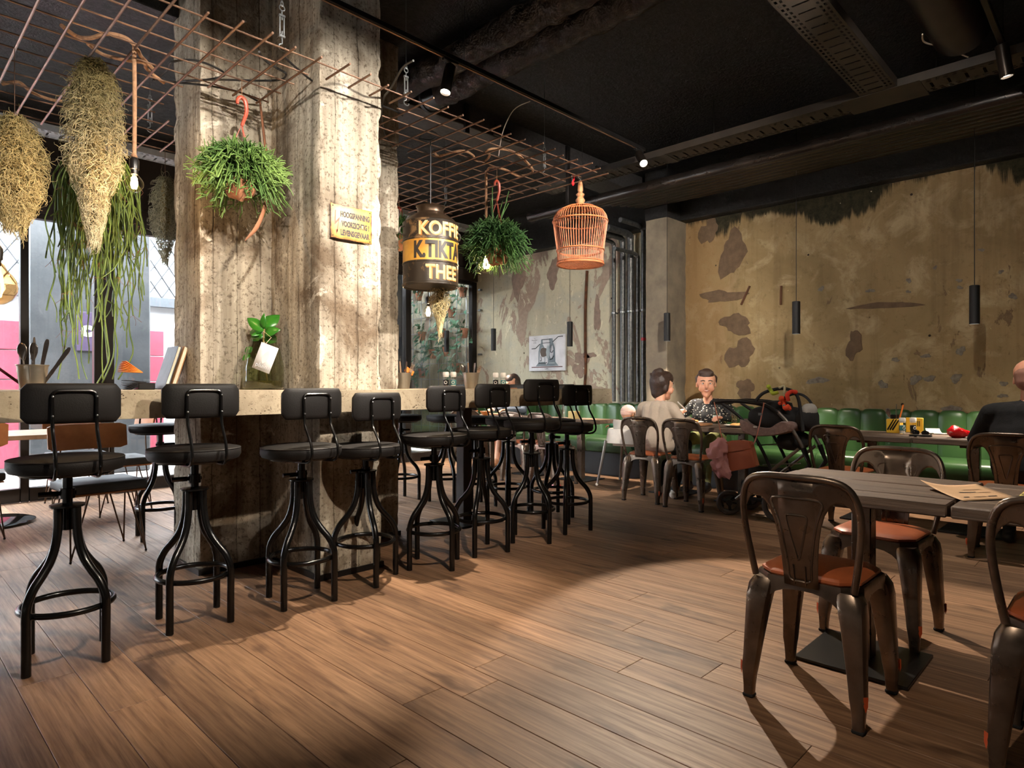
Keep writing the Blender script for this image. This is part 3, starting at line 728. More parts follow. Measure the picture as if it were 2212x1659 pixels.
# ---- hairpin chairs by the window
WOODC = mk('oiled plywood', S(172, 112, 66), .45, 0, S(142, 88, 50), 6); BRZ = mk('bronze wire', S(92, 70, 54), .35, .7)
PADB = mk('slate seat pad', S(46, 48, 52), .6, 0, S(36, 37, 40), 7, (120, .2))
def hairpin(x, y, rz, label):
    t = thing('hairpin_chair', label, 'chair', (x, y, 0), R_(rz), 'hairpin chairs by the window')
    obj('seat', MB().box((0, 0, .452), (.45, .42, .062), .024, 4), PADB, t)
    obj('seat_board', MB().box((0, 0, .414), (.43, .40, .012), .003, 1), WOODC, t)
    m = MB(); secs = []
    for k in range(13):
        u = -1+k/6; rr = math.sqrt(max(0, 1-max(0, (abs(u)-.86)/.14)**2)); hh = .086*(.82+.18*rr)
        y_ = -.245+.05*u*u
        secs.append([(u*.235, y_-.007, .755-hh), (u*.235, y_+.007, .755-hh), (u*.235, y_+.007-.02, .755+hh), (u*.235, y_-.007-.02, .755+hh)])
    obj('backrest', m.loft(secs), WOODC, t)
    half = [(.15, -.10, .404), (.15, -.20, .41), (.15, -.268, .45), (.15, -.268, .56), (.145, -.262, .72), (.125, -.268, .80), (.08, -.274, .805)]
    obj('back_frame', MB().tube(cat(half+[(-a, b, c) for a, b, c in reversed(half)], 3), .006, 7), BRZ, t)
    for sx in (1, -1):
        for sy in (1, -1):
            f = Vector((sx*.215, sy*.20, .008)); a = Vector((sx*.19, sy*.10, .408)); b = Vector((sx*.11, sy*.185, .408))
            pts = [a, a+(f-a)*.5, f+(a-f)*.07+Vector((0, 0, .004)), f, f+(b-f)*.07+Vector((0, 0, .004)), b+(f-b)*.5, b]
            l_ = obj('leg', MB().tube(cat(pts, 4), .0055, 7), BRZ, t)
            obj('foot_tip', MB().ball(f+Vector((0, 0, -.0005)), .0085, 8), RUB, l_)
hairpin(1.13, 4.93, 184, 'wooden backed hairpin chair behind the first bar stool, slate seat toward the bar')
hairpin(.52, 6.0, 4, 'wooden backed hairpin chair at the left picture edge, back to the bar')
hairpin(1.45, 7.12, 178, 'hairpin chair on the window side of the pale table')
hairpin(1.62, 6.42, 92, 'hairpin chair at the right end of the pale window table')

# ---- green channelled bench along the wall
GRN = mk('green leather', S(56, 88, 47), .34, 0, S(42, 72, 38), 3, (70, .12), Specular_IOR_Level=.5); GRND = mk('green piping', S(26, 56, 28), .5)
def bench(y0, y1, label, X0=6.40, XW=6.90):
    t = thing('channel_bench', label, 'bench', (6.65, (y0+y1)/2, 0)); T0 = Matrix.Translation((-6.65, -(y0+y1)/2, 0))
    obj('plinth', MB().box((6.69, (y0+y1)/2, .14), (.40, y1-y0, .278)).xf(T0), mk('bench plinth', S(16, 16, 17), .5) if 'bench plinth' not in D.materials else D.materials['bench plinth'], t)
    n = max(1, round((y1-y0)/.84)); w_ = (y1-y0)/n
    prof = [(XW-.02, .285), (X0+.03, .285), (X0+.008, .30), (X0, .34), (X0-.004, .40), (X0+.002, .435), (X0+.022, .456), (X0+.06, .466), (X0+.2, .470), (XW-.1, .466)]
    for k in range(n):
        a, b = y0+k*w_, y0+(k+1)*w_; secs = []
        for u in (0, .006, .02, .06, .5, .94, .98, .994, 1):
            e = .012*(1-min(1, min(u, 1-u)/.025))
            secs.append([(x+(e if x < X0+.1 else 0), a+.0015+(w_-.003)*u, z-(e if z > .4 else 0)) for x, z in prof])
        obj('seat_panel', MB().loft(secs).xf(T0), GRN, t)
    n = round((y1-y0)/.211); w_ = (y1-y0)/n
    for k in range(n):
        a = y0+k*w_; secs = []
        for z, q in ((.445, 1), (.6, 1), (.75, .98), (.82, .95), (.855, .86), (.872, .7), (.880, .42), (.882, .2)):
            ring = [(XW+.018, a+w_-.001, min(z, .86)), (XW+.018, a+.001, min(z, .86))]
            for j in range(9):
                u = j/8; e = math.sqrt(max(0, 1-(2*u-1)**2)); drop = .030*(1-e)**1.4
                ring.append((XW-.075*q*(.72+.28*e)-.022*(.9-z)/.45*0-.03*(.88-z), a+.001+(w_-.002)*u, z-drop))
            secs.append(ring)
        obj('back_panel', MB().loft(secs).xf(T0), GRN, t)
    return t
bench(-1.9, 3.85, 'green leather channel backed bench along the ochre wall')
bench(4.15, 7.45, 'green leather channel backed bench along the pale wall beyond the small pillar', XW=6.92)
# ================================================================ CEILING SERVICES
FOIL = NT('black crinkled foil'); v = FOIL.co('Object'); n1 = FOIL.noise(v, 8, 6, .7, 1.2)
FOIL.P(Base_Color=FOIL.mix(n1, S(44, 40, 38), S(104, 94, 86)), Metallic=.85, Roughness=.17, Normal=FOIL.bump(n1, 1.0, .09)); FOIL = FOIL.m
DUCTM = mk('dark spiral duct steel', S(66, 58, 54), .34, .75, S(50, 44, 42), 4)
def pipe(name, pts, r, mat, label, cat_, group=None, n=14, seg=0, wob=0, ridge=0):
    P = [Vector(p) for p in pts]
    if seg:
        Q = []
        for a, b in zip(P, P[1:]):
            k = max(1, int((b-a).length/seg)); Q += [a+(b-a)*j/k for j in range(k)]
        P = Q+[P[-1]]
    rr = [r*(1+wob*noise.noise(p*9)+(ridge if i % 2 else 0)) for i, p in enumerate(P)]
    m = MB().tube(P, rr, n)
    if wob: m.v = [tuple(Vector(q)+Vector((noise.noise(Vector(q)*14), noise.noise(Vector(q)*14+Vector((9, 0, 0))), noise.noise(Vector(q)*14+Vector((0, 9, 0)))))*wob*r*.8) for q in m.v]
    c = P[0]; m.xf(Matrix.Translation(-c)); return solid(name, m, mat, label, cat_, group, c, None, 60)
d1 = pipe('foil_duct', [(3.28, 3.98, 3.44), (3.28, 1.2, 3.44)], .10, FOIL, 'lower crinkled black foil duct ending above the mesh beside the pillar', 'duct', 'foil ducts under the ceiling', 26, .03, .17)
obj('duct_collar', MB().tube([(0, .01, 0), (0, .19, 0)], [.093, .093], 22).tube([(0, .16, 0), (0, .19, 0)], .099, 22), SATIN, d1)
pipe('foil_duct', [(3.02, 4.2, 3.46), (3.02, 1.2, 3.46)], .10, FOIL, 'upper crinkled black foil duct nearer the pillar', 'duct', 'foil ducts under the ceiling', 26, .03, .17)
pipe('spiral_duct', [(-1.0, .82, 3.42), (5.03, .82, 3.42)], .165, DUCTM, 'dark spiral seamed round duct at the top right', 'duct', None, 28, .045, 0, .012)
for k in range(7):
    x = 5.74+.125*k; y1 = (5.3, 5.1, 4.25, 4.22, 4.2, 4.18, 4.16)[k]
    pipe('lagged_pipe', [(x, -2.6, 3.16+.012*k), (x, y1, 3.16+.012*k)], .056 if k else .06, PIPEB, ['thick black foil lagged pipe, first of the bundle from the room side', 'black lagged pipe, second of the bundle from the room side', 'black lagged pipe, third of the bundle from the room side',
      'black lagged pipe in the middle of the bundle', 'black lagged pipe, third of the bundle from the ochre wall', 'black lagged pipe, second of the bundle from the ochre wall', 'black lagged pipe closest to the ochre wall'][k], 'pipe', 'black lagged pipes along the right wall', 12, .06, .05)
obj_ = solid('service_plate', MB().box((0, 0, 0), (.5, .03, .36), .004, 1, Matrix.Rotation(.35, 3, 'Z')), SATIN, 'black plate closing the pipe bundle above the birdcage', 'plate', None, (5.0, 4.0, 2.99))
for k, (px, r) in enumerate(((1326, .026), (1345, .036), (1362, .042), (1378, .024), (1390, .030))):
    c = at(px, 600, X=6.86); zt = 2.96+.03*k if k != 3 else 2.75
    m = MB().tube(cat([(0, 0, .90), (0, 0, 2.0), (0, 0, zt-.1), (-.02, 0, zt-.03), (-.09, 0, zt), (-.5, 0, zt)], 6), r, 14)
    p_ = solid('wall_conduit', m, PIPEG, ['thin grey vertical pipe nearest the poster', 'grey vertical pipe beside the thin one, second from the poster', 'thickest grey vertical pipe beside the small pillar', 'slim recessed vertical pipe between the two by the small pillar', 'grey vertical pipe with a red band touching the small pillar'][k], 'pipe', 'vertical pipes left of the small pillar', (c.x, c.y, 0))
    obj('pipe_clip', MB().lathe([(r+.002, 2.03), (r+.007, 2.035), (r+.007, 2.055), (r+.002, 2.06)], 14).box((r*.8+.03, 0, 2.045), (.06, .014, .014)), GALV, p_)
    if k == 4: obj('red_band', MB().lathe([(r+.0005, 1.665), (r+.0015, 1.668), (r+.0015, 1.70), (r+.0005, 1.703)], 14), mk('red tape', S(176, 30, 44), .5), p_)
def tray(axis, fixed, a0, a1, wd, z, label, hgt=.06, start=0, stop=0):
    m = MB(); us = [-.5, -.44, -.38, -.33, -.27, -.20, .20, .27, .33, .38, .44, .5]; hole = {1: 0, 3: .5, 5: .25, 7: .5, 9: 0}; P = .05; n_ = int((a1-a0)/P)
    vs = []; fs = []
    def pt(u, v_): return (v_, fixed+u*wd, z) if axis == 'X' else (fixed+u*wd, v_, z)
    def quad(u0, u1, v0, v1):
        o = len(vs); vs.extend([pt(u0, v0), pt(u1, v0), pt(u1, v1), pt(u0, v1)]); fs.append((o, o+1, o+2, o+3))
    for i in range(len(us)-1):
        if i not in hole: quad(us[i], us[i+1], a0, a1); continue
        last = a0
        for q in range(n_):
            if i == 5 and q % 2: continue
            s0 = a0+P*(q+.25+.5*hole[i]*.6); s1 = s0+(P*.55 if i != 5 else P*.34)
            if start <= s0 and (not stop or s1 < stop): quad(us[i], us[i+1], last, s0); last = s1
        quad(us[i], us[i+1], last, a1)
    m.add(vs, fs)
    for sg in (-1, 1):
        u = sg*.5*wd
        c = ((a0+a1)/2, fixed+u, z+hgt/2) if axis == 'X' else (fixed+u, (a0+a1)/2, z+hgt/2)
        m.box(c, (a1-a0, .003, hgt) if axis == 'X' else (.003, a1-a0, hgt))
    c0 = Vector(pt(0, a0)); o = solid('cable_tray', m.xf(Matrix.Translation(-c0)), TRAYM, label, 'cable tray', 'perforated cable trays', c0, None, 30); return o
t1 = tray('Y', 5.24, -2.5, 4.6, .235, 3.2, 'long perforated cable tray running along the pipe bundle')
tray('X', 1.325, -1.5, 5.10, .235, 3.2, 'wide perforated cable tray crossing the ceiling to the T junction')
obj('junction_plate', MB().box((0, 3.82, -.004), (.30, .5, .004), .001, 1), TRAYM, t1)
for y in (2.9, .45, 5.6): obj('tray_coupler', MB().box((0, y, -.004), (.25, .07, .006), .001, 1), TRAYM, t1)
t2 = tray('X', 7.12, -1.6, 6.4, .2, 3.40, 'galvanised perforated cable tray above the window front'); t2.data.materials[0] = mk('zinc tray', S(196, 200, 206), .45, .15, S(170, 176, 184), 9)
hang = [((5.24, 2.65), 3.26), ((5.24, 1.0), 3.26), ((5.24, 4.1), 3.26), ((4.0, 1.325), 3.26), ((2.5, 1.325), 3.26), ((2.2, 7.12), 3.46), ((.6, 7.12), 3.46)]
for k, ((x, y), z) in enumerate(hang):
    obj('drop_rod', MB().tube([(x, y, z-.05), (x, y, 3.6)], .003, 5).xf(Matrix.Translation(-t1.location)), SATIN, t1)
# ---- ceiling rails with their spotlights
def rail(y, x0, x1, label):
    t = thing('ceiling_rail', label, 'light rail', (x0, y, 3.2))
    obj('rail', MB().box(((x1-x0)/2, 0, .018), (x1-x0, .034, .034), .004, 1), SATIN, t)
    x = x0+.6
    while x < x1: obj('wire', MB().tube([(x-x0, 0, .03), (x-x0, 0, .40)], .002, 5), SATIN, t); x += 1.35
    return t
r1 = rail(3.17, -.5, 4.95, 'black ceiling light rail running over the counter front')
obj('reflector_strip', MB().box((2.7, 0, -.001), (5.4, .012, .004)), mk('copper strip', S(150, 110, 84), .3, .8), r1)
rail(.6, -1.0, 5.06, 'black ceiling light rail at the top right above the dining tables')
LAMPE = emit('lamp mouth', (1, .93, .80, 1), 14); GUNB = mk('satin bronze black', S(62, 54, 46), .32, .8, S(48, 42, 38), 6)
for pv, am, pw, dg, bl, cl, lab in LAMPS:
    d = (Vector(am)-Vector(pv)).normalized(); R = d.to_track_quat('-Z', 'Y').to_matrix()
    k = LAMPS.index((pv, am, pw, dg, bl, cl, lab))
    t = thing('track_spotlight', lab or ['', '', 'ceiling spotlight over the near tables, outside the picture', 'ceiling spotlight on the dining rail above the camera, outside the picture', 'ceiling spotlight on the dining rail between the camera and the counter, outside the picture', 'ceiling spotlight on the dining rail washing the ochre wall, outside the picture', '', 'added fill spotlight on the dining rail brightening the pale wall, outside the picture', 'added fill spotlight on the dining rail brightening the hanging plants, outside the picture', 'added fill spotlight at the near end of the dining rail, outside the picture'][k], 'spotlight', pv, 0, 'track spotlights')
    obj('adapter', MB().box((0, 0, -.008), (.12, .03, .018), .003, 1).tube([(0, 0, -.01), (0, 0, -.05)], .008, 8), SATIN, t)
    o = Vector((0, 0, -.04)); m = MB()
    prof = [(.0, .005), (.031, .0), (.036, -.004), (.036, -.2), (.032, -.2), (.032, -.185)]
    m.lathe(prof, 22, cap=False); m.v = [tuple(R @ Vector(q)+o) for q in m.v]; obj('lamp_body', m, GUNB, t)
    m = MB().lathe([(.001, -.186), (.0315, -.186)], 22, cap=False); m.v = [tuple(R @ Vector(q)+o) for q in m.v]; obj('lamp_mouth', m, LAMPE, t)
WCAB = mk('pale cable', S(190, 178, 160), .6)
P_ = cat([(3.46, 3.19, 3.19), (3.40, 3.30, 3.14), (3.385, 3.40, 3.0), (3.40, 3.46, 2.84)], 6); c_ = P_[0]
solid('loose_cable', MB().tube([q-c_ for q in P_], .004, 6), WCAB, 'thin pale cable looping from the counter rail down to the mesh', 'cable', None, c_)
P_ = cat([(4.6, .95, 3.27), (4.8, .98, 3.31), (5.0, .92, 3.33), (5.13, .80, 3.27)], 6); c_ = P_[0]
solid('loose_cable', MB().tube([q-c_ for q in P_], .005, 6), WCAB, 'pale cable arching over the tray beside the spiral duct', 'cable', None, c_)
# ---- black tube pendants over the bench tables
for k, (x, y) in enumerate([(6.05, 7.24), (6.3, 6.513), (6.3, 5.128), (6.3, 3.741), (6.3, 2.342), (6.3, .941)]):
    t = thing('tube_pendant', ['black tube pendant lamp in front of the ivy pots', 'black tube pendant lamp left of the poster', 'black tube pendant lamp overlapping the right edge of the poster',
      'black tube pendant lamp in front of the small pillar', 'black tube pendant lamp before the ochre wall, above the stroller', 'black tube pendant lamp before the ochre wall at the far right'][k], 'pendant lamp', (x, y, 1.60), 0, 'black tube pendants')
    obj('tube', MB().lathe([(.031, .012), (.031, 0), (.036, 0), (.036, .308), (.03, .312), (.004, .314)], 24, cap=False), mk('matt black tube', S(12, 11, 11), .6) if k == 0 else D.materials['matt black tube'], t)
    obj('cord', MB().tube([(0, 0, .31), (0, 0, 2.0)], .0032, 6), SATIN, t); obj('diffuser', MB().lathe([(.001, .01), (.031, .01)], 20, cap=False), LAMPE, t)
    spot((x, y, 1.59), (x, y, 0), 105, 84, .6, WARM, .025)

# ================================================================ REBAR MESH OVER THE COUNTER
REB = mk('rusty rebar', S(134, 102, 82), .42, .55, S(96, 72, 58), 18, (90, .3))
GZ = 2.80
grid = thing('rebar_mesh', 'suspended rusty rebar mesh above the counter with a cutout for the pillar', 'mesh', (1.5, 4.05, GZ))
def segs(a0, a1, blocked):
    out = [(a0, a1)]
    for b0, b1 in blocked:
        nx = []
        for s0, s1 in out:
            if b1 <= s0 or b0 >= s1: nx.append((s0, s1)); continue
            if b0 > s0: nx.append((s0, b0))
            if b1 < s1: nx.append((b1, s1))
        out = nx
    return out
for k in range(13):
    y = 3.10+.162*k
    bl = [(1.74, 2.33)] if 3.2 < y < 5.02 else []
    if 3.8 < y < 4.44: bl = [(1.31, 2.89)]
    for a, b in segs(-1.15, 4.15, bl): obj('cross_rod', MB().tube([(a-1.5, y-4.05, .0115), (b-1.5, y-4.05, .0115)], .0048, 6), REB, grid)
for k in range(39):
    x = 1.124-.14*16+.14*k
    bl = []
    if 1.74 < x < 2.33: bl = [(3.22, 5.02)]
    elif 1.31 < x < 2.89: bl = [(3.79, 4.44)]
    for a, b in segs(3.0+.03*math.sin(k*1.7), 5.09+.02*math.sin(k*2.9), bl):
        if b-a > .08: obj('long_rod', MB().tube([(x-1.5, a-4.05, 0), (x-1.5, b-4.05, 0)], .0062, 6), REB, grid)
def turnbuckle(p, label):
    t = thing('turnbuckle', label, 'turnbuckle', p, 0, 'steel turnbuckles holding the rebar mesh')
    hook = [(.02, 0, -.005), (.014, 0, -.018), (0, 0, -.022), (-.014, 0, -.014), (-.014, 0, .002), (0, 0, .012), (0, 0, .04)]
    obj('hook', MB().tube(cat(hook, 4), .004, 7), GALV, t)
    obj('body', MB().tube([(.011, 0, .05), (.011, 0, .15)], .0042, 6).tube([(-.011, 0, .05), (-.011, 0, .15)], .0042, 6).box((0, 0, .048), (.034, .014, .014), .003, 1).box((0, 0, .152), (.034, .014, .014), .003, 1).tube([(0, 0, .03), (0, 0, .075)], .004, 6).tube([(0, 0, .13), (0, 0, .18)], .004, 6), GALV, t)
    obj('eye', MB().tube([(.014*math.cos(a*PI/8), 0, .192+.014*math.sin(a*PI/8)) for a in range(16)], .0035, 6, True).tube([(.006*math.cos(a*PI/8), .0, .214+.013*math.sin(a*PI/8)) for a in range(16)], .003, 6, True), GALV, t)
    obj('cable', MB().tube([(0, 0, .22), (0, 0, .79)], .0022, 5), GALV, t)
for px, py, lab in [(609, 99, 'steel turnbuckle in front of the pillar top'), (324, 278, 'steel turnbuckle left of the pillar, behind the mesh'), (877, 220, 'steel turnbuckle right of the pillar below the foil duct'), (1176, 373, 'steel turnbuckle near the right end of the mesh'), (963, 442, 'steel turnbuckle above the coffee can')]:
    p = at(px, py, Z=GZ+.03); turnbuckle(p, lab)
ROPE = mk('jute rope', S(176, 134, 100), .9, 0, S(140, 102, 74), 40, (160, .6)); CABL = mk('black cable', S(20, 17, 16), .5)
def draped(pts, r, mat, name, label, cat_, grp=None, z=GZ+.03):
    P = cat([at(px, py, Z=z+.02*math.sin(i*2.1)) for i, (px, py) in enumerate(pts)], 6); c = P[0].copy()
    return solid(name, MB().tube([p-c for p in P], r, 7), mat, label, cat_, grp, c)
draped([(133, 55), (165, 78), (196, 82), (234, 73), (275, 84), (297, 108), (305, 122), (330, 148)], .010, ROPE, 'jute_rope', 'thick jute rope draped on the mesh at the upper left', 'rope', 'jute ropes on the mesh')
draped([(190, 95), (221, 117), (272, 130), (310, 136), (318, 150), (355, 180)], .009, ROPE, 'jute_rope', 'jute rope on the mesh just above the lit rope bulb', 'rope', 'jute ropes on the mesh')
draped([(5, 182), (40, 177), (70, 200), (110, 215), (133, 218)], .009, ROPE, 'jute_rope', 'short jute rope on the mesh at the left picture edge', 'rope', 'jute ropes on the mesh')
draped([(937, 329), (949, 337), (977, 329), (1002, 326), (1021, 335), (1028, 346), (1047, 348), (1058, 335), (1050, 327), (1069, 321), (1104, 326), (1129, 342), (1151, 370), (1120, 380), (1090, 366), (1058, 362), (1050, 380)], .009, ROPE, 'jute_rope', 'looped jute rope on the mesh to the right of the pillar', 'rope', 'jute ropes on the mesh')
draped([(330, 175), (362, 152), (372, 134), (420, 130), (470, 148), (484, 163), (440, 173), (385, 176), (455, 172), (560, 174), (606, 172), (618, 160), (600, 148), (572, 130), (560, 112)], .006, CABL, 'black_cable', 'black cable looped on the mesh in front of the pillar', 'cable', 'black cables on the mesh')
draped([(330, 172), (380, 178), (455, 186), (520, 200), (563, 222)], .006, CABL, 'black_cable', 'black cable running along the mesh edge to the pillar corner', 'cable', 'black cables on the mesh')
draped([(612, 122), (690, 185), (760, 205), (800, 220), (850, 238), (870, 250)], .006, CABL, 'black_cable', 'black cable crossing the mesh in front of the pillar\'s right face', 'cable', 'black cables on the mesh')
draped([(893, 131), (870, 146), (845, 190), (828, 215), (826, 260), (836, 300), (858, 316)], .006, CABL, 'black_cable', 'black cable dropping past the right edge of the pillar', 'cable', 'black cables on the mesh', GZ+.06)
draped([(905, 300), (915, 285), (930, 283), (945, 292), (930, 302), (905, 300), (925, 310), (960, 318), (990, 305), (1000, 322)], .005, CABL, 'black_cable', 'tangled black cable above the coffee can', 'cable', 'black cables on the mesh', GZ+.05)

# ================================================================ HANGING THINGS
BULBG = glass('bulb glass', (1, .95, .86, 1), .01, 1.2); AMBER = glass('amber bulb glass', (1, .72, .42, 1), .03, 2.6)
FIL = emit('glowing filament', (1, .66, .30, 1), 95); FILD = emit('dim filament', (1, .55, .22, 1), 14); SOCK = mk('black socket', S(24, 20, 18), .35)
def bulb_pendant(p, r, ztop, label, rope=True, fil=FIL, gl=BULBG, power=14, mat=None):
    t = thing('bulb_pendant', label, 'pendant lamp', p, 0, 'bare bulb pendants on ropes')
    prof = [(.001, -r), (r*.38, -r*.93), (r*.72, -r*.69), (r*.95, -r*.3), (r, 0), (r*.95, r*.32), (r*.74, r*.68), (r*.5, r*.95), (r*.36, r*1.25), (.014, r*1.4)]
    obj('bulb', MB().lathe(prof, 24, cap=False), gl, t)
    z0 = r*1.32
    obj('socket', MB().lathe([(.001, z0-.012), (.016, z0-.01), (.017, z0+.012), (.022, z0+.016), (.023, z0+.06), (.014, z0+.075), (.001, z0+.078)], 18, cap=False), SOCK, t)
    f = MB()
    for k in range(6):
        a = k*PI/3; f.tube([(.25*r*math.cos(a), .25*r*math.sin(a), .7*r), (.34*r*math.cos(a+.3), .34*r*math.sin(a+.3), -.1*r), (.2*r*math.cos(a+.6), .2*r*math.sin(a+.6), -.55*r)], .0034, 5)
    obj('filament', f, fil, t)
    w = .010 if rope else .004
    obj('rope' if rope else 'cord', MB().tube(cat([(0, 0, z0+.07), (.002, 0, (z0+ztop-p[2])/2), (0, 0, ztop-p[2])], 5), w, 8).ball((0, 0, z0+.082), (w*1.6, w*1.6, w*1.4), 8), mat or (ROPE if rope else CABL), t)
    if power: bulb_light((p[0], p[1], p[2]), power, (1, .66, .36), r*.45)
a = at(290, 397, X=.984); bulb_pendant(a, .043, GZ+.02, 'lit clear bulb on a thick jute rope left of the pillar', power=16)
a = at(-8, 620, Y=3.35); bulb_pendant(a, .074, GZ+.02, 'large amber glass globe bulb at the left picture edge', fil=FILD, gl=AMBER, power=1.2, rope=False)
a = at(925, 676, X=3.504); bulb_pendant(a, .050, GZ, 'lit round bulb hanging below the coffee can', rope=False, power=12)
a = at(1050, 568, X=3.504); bulb_pendant(a, .080, GZ+.01, 'large lit globe bulb on a rope beside the hanging fern', power=12)

def strands(m, paths, r, n=3, mi=0):
    for p in paths: m.tube(p, [r*(1-.55*i/(len(p)-1)) for i in range(len(p))], n, m=mi, caps=False)
def moss_mat(name, c0, c1, z0, z1):
    t = NT(name); v = t.co('Object'); z = t.n('SeparateXYZ', Vector=v).outputs[2]
    k = t.n('MapRange', Value=z, From_Min=z0, From_Max=z1).outputs[0]
    c = t.mix(k, c0, c1); c = t.mix(t.ramp(t.noise(v, 26, 4), (.35, .6), (.6, 0)), c, tuple(x*.45 for x in c0[:3])+(1,))
    t.P(Base_Color=c, Roughness=.85, Specular_IOR_Level=.2); return t.m
def moss(p, L, R, prof, n, label, c0, c1, seed, wire=0, r=.0018):
    r2 = random.Random(seed); t = thing('hanging_moss', label, 'air plant', p, 0, 'hanging moss tufts')
    rad = lambda u: R*np.interp(u, [q[0] for q in prof], [q[1] for q in prof])
    m = MB()
    for _ in range(n):
        u = r2.random(); a = r2.uniform(0, 2*PI); R0 = rad(u)*math.sqrt(r2.uniform(.12, 1))
        q = Vector((R0*math.cos(a), R0*math.sin(a), -L*u)); d = Vector((math.cos(a+r2.uniform(-1.4, 1.4)), math.sin(a+r2.uniform(-1.4, 1.4)), r2.uniform(-1.2, .3))).normalized()
        path = [q]; st = r2.uniform(.010, .019); hairy = 1.1 if r2.random() < .72 else 1.32; hairy += .012/max(.03, R0)
        for s_ in range(r2.randint(4, 7)):
            d = (d+Vector((r2.gauss(0, .55), r2.gauss(0, .55), r2.gauss(-.22, .5)))).normalized(); q = q+d*st
            rr = math.hypot(q.x, q.y); lim = rad(min(1, max(0, -q.z/L)))*hairy
            if rr > lim: q = Vector((q.x*lim/rr, q.y*lim/rr, q.z))
            path.append(q)
        strands(m, [path], r)
    o = obj('strands', m, moss_mat('moss '+label[:12]+str(seed), c0, c1, 0, -L), t, ang=0); o['kind'] = 'stuff'
    core = [(.001, -.01)]+[(max(.002, rad(u)*.42), -L*u) for u in (.08, .2, .35, .5, .62)]+[(.001, -L*.7)]
    obj('core', MB().lathe(core, 10, cap=False), mk('moss core', S(104, 92, 56), 1) if 'moss core' not in D.materials else D.materials['moss core'], t)
    if wire: obj('wire', MB().tube([(0, 0, -.02), (0, 0, wire)], .0018, 5), REB, t)
OL, ST_, PA = S(126, 112, 62), S(206, 188, 138), S(214, 204, 172)
moss((.87, 3.89, 2.80), .93, .125, [(0, .22), (.06, .55), (.15, .82), (.3, .95), (.5, 1), (.6, .9), (.68, .66), (.76, .42), (.86, .3), (1, .16)], 4600, 'long pale moss tuft hanging in front of the trailing cactus', OL, PA, 1)
moss((.56, 4.04, 2.46), .56, .125, [(0, .2), (.1, .6), (.3, .95), (.5, 1), (.7, .85), (.85, .55), (1, .25)], 3600, 'straw coloured moss tuft at the left picture edge', S(190, 170, 116), ST_, 2, .35, .0018)
moss((1.55, 4.98, 2.60), .60, .085, [(0, .3), (.15, .85), (.4, 1), (.65, .85), (.8, .45), (1, .15)], 1500, 'small grey moss tuft half hidden by the left pillar edge', S(120, 116, 92), S(168, 166, 146), 3, .2)
moss((2.905, 3.55, 1.80), .30, .075, [(0, .8), (.3, .8), (.5, .55), (.75, .25), (1, .12)], 480, 'pale moss tuft hanging out under the coffee can', ST_, S(226, 208, 160), 4, 0, .0026)
# trailing cactus: long drooping stems
CACT = mk('yellow green stem', S(120, 140, 58), .5, 0, S(74, 98, 44), 5); CACT2 = mk('reddish rootlet', S(150, 96, 62), .7)
t = thing('trailing_cactus', 'long trailing mistletoe cactus in a hanging pot, stems reaching down to the counter', 'hanging plant', (1.03, 4.5, 2.42))
obj('pot', MB().lathe([(.001, -.16), (.07, -.16), (.105, -.02), (.115, 0), (.10, 0), (.095, -.03), (.001, -.03)], 22, cap=False), TERRA, t)
for k in range(3):
    a = k*2.09+.4; obj('hanger_wire', MB().tube([(.1*math.cos(a), .1*math.sin(a), -.01), (0, 0, .38)], .0018, 4), REB, t)
r2 = random.Random(5); m = MB(); m2 = MB()
for k in range(150):
    a = r2.uniform(0, 2*PI); R0 = r2.uniform(.10, .23); Lz = min(1.26, .28+abs(r2.gauss(0, .42))); p = Vector((.05*math.cos(a), .05*math.sin(a), -.02))
    path = [p, Vector((R0*.6*math.cos(a), R0*.6*math.sin(a), r2.uniform(.02, .09))), Vector((R0*math.cos(a), R0*math.sin(a), -.08))]
    z = -.08; q = path[-1]; w1 = r2.uniform(0, 6)
    while z > -Lz:
        z -= .1; q = Vector((q.x+r2.gauss(0, .013), q.y+r2.gauss(0, .013), z)); path.append(q)
    pts = cat(path, 2); m.tube(pts, .0042, 4, caps=False)
    if len(path) > 6 and r2.random() < .7:
        b = path[r2.randint(3, len(path)-2)]; e = b+Vector((r2.gauss(0, .04), r2.gauss(0, .04), -r2.uniform(.08, .2))); m.tube(cat([b, (b+e)/2+Vector((.015, 0, 0)), e], 3), .0036, 4, caps=False)
    if r2.random() < .7:
        b = path[r2.randint(2, len(path)-1)]
        for _ in range(3): e = b+Vector((r2.gauss(0, .03), r2.gauss(0, .03), -r2.uniform(.01, .07))); m2.tube(cat([b, (b+e)/2+Vector((r2.gauss(0, .01), 0, 0)), e], 2), .0011, 3, caps=False)
for dx, dy, zz in ((.02, -.1, -1.32), (.1, .05, -1.28), (.16, -.05, -1.26), (-.12, 0, -.92)):
    path = [Vector((dx*.5, dy*.5, 0)), Vector((dx, dy, -.15))]+[Vector((dx+.012*math.sin(q*2+dx*40), dy+.01*math.cos(q), -.15+(zz+.15)*q/8)) for q in range(1, 8)]+[Vector((dx-.07, dy, zz-.02))]
    m.tube(cat(path, 4), .0045, 5)
obj('stems', m, CACT, t, ang=0)['kind'] = 'stuff'; obj('rootlets', m2, CACT2, t, ang=0)['kind'] = 'stuff'

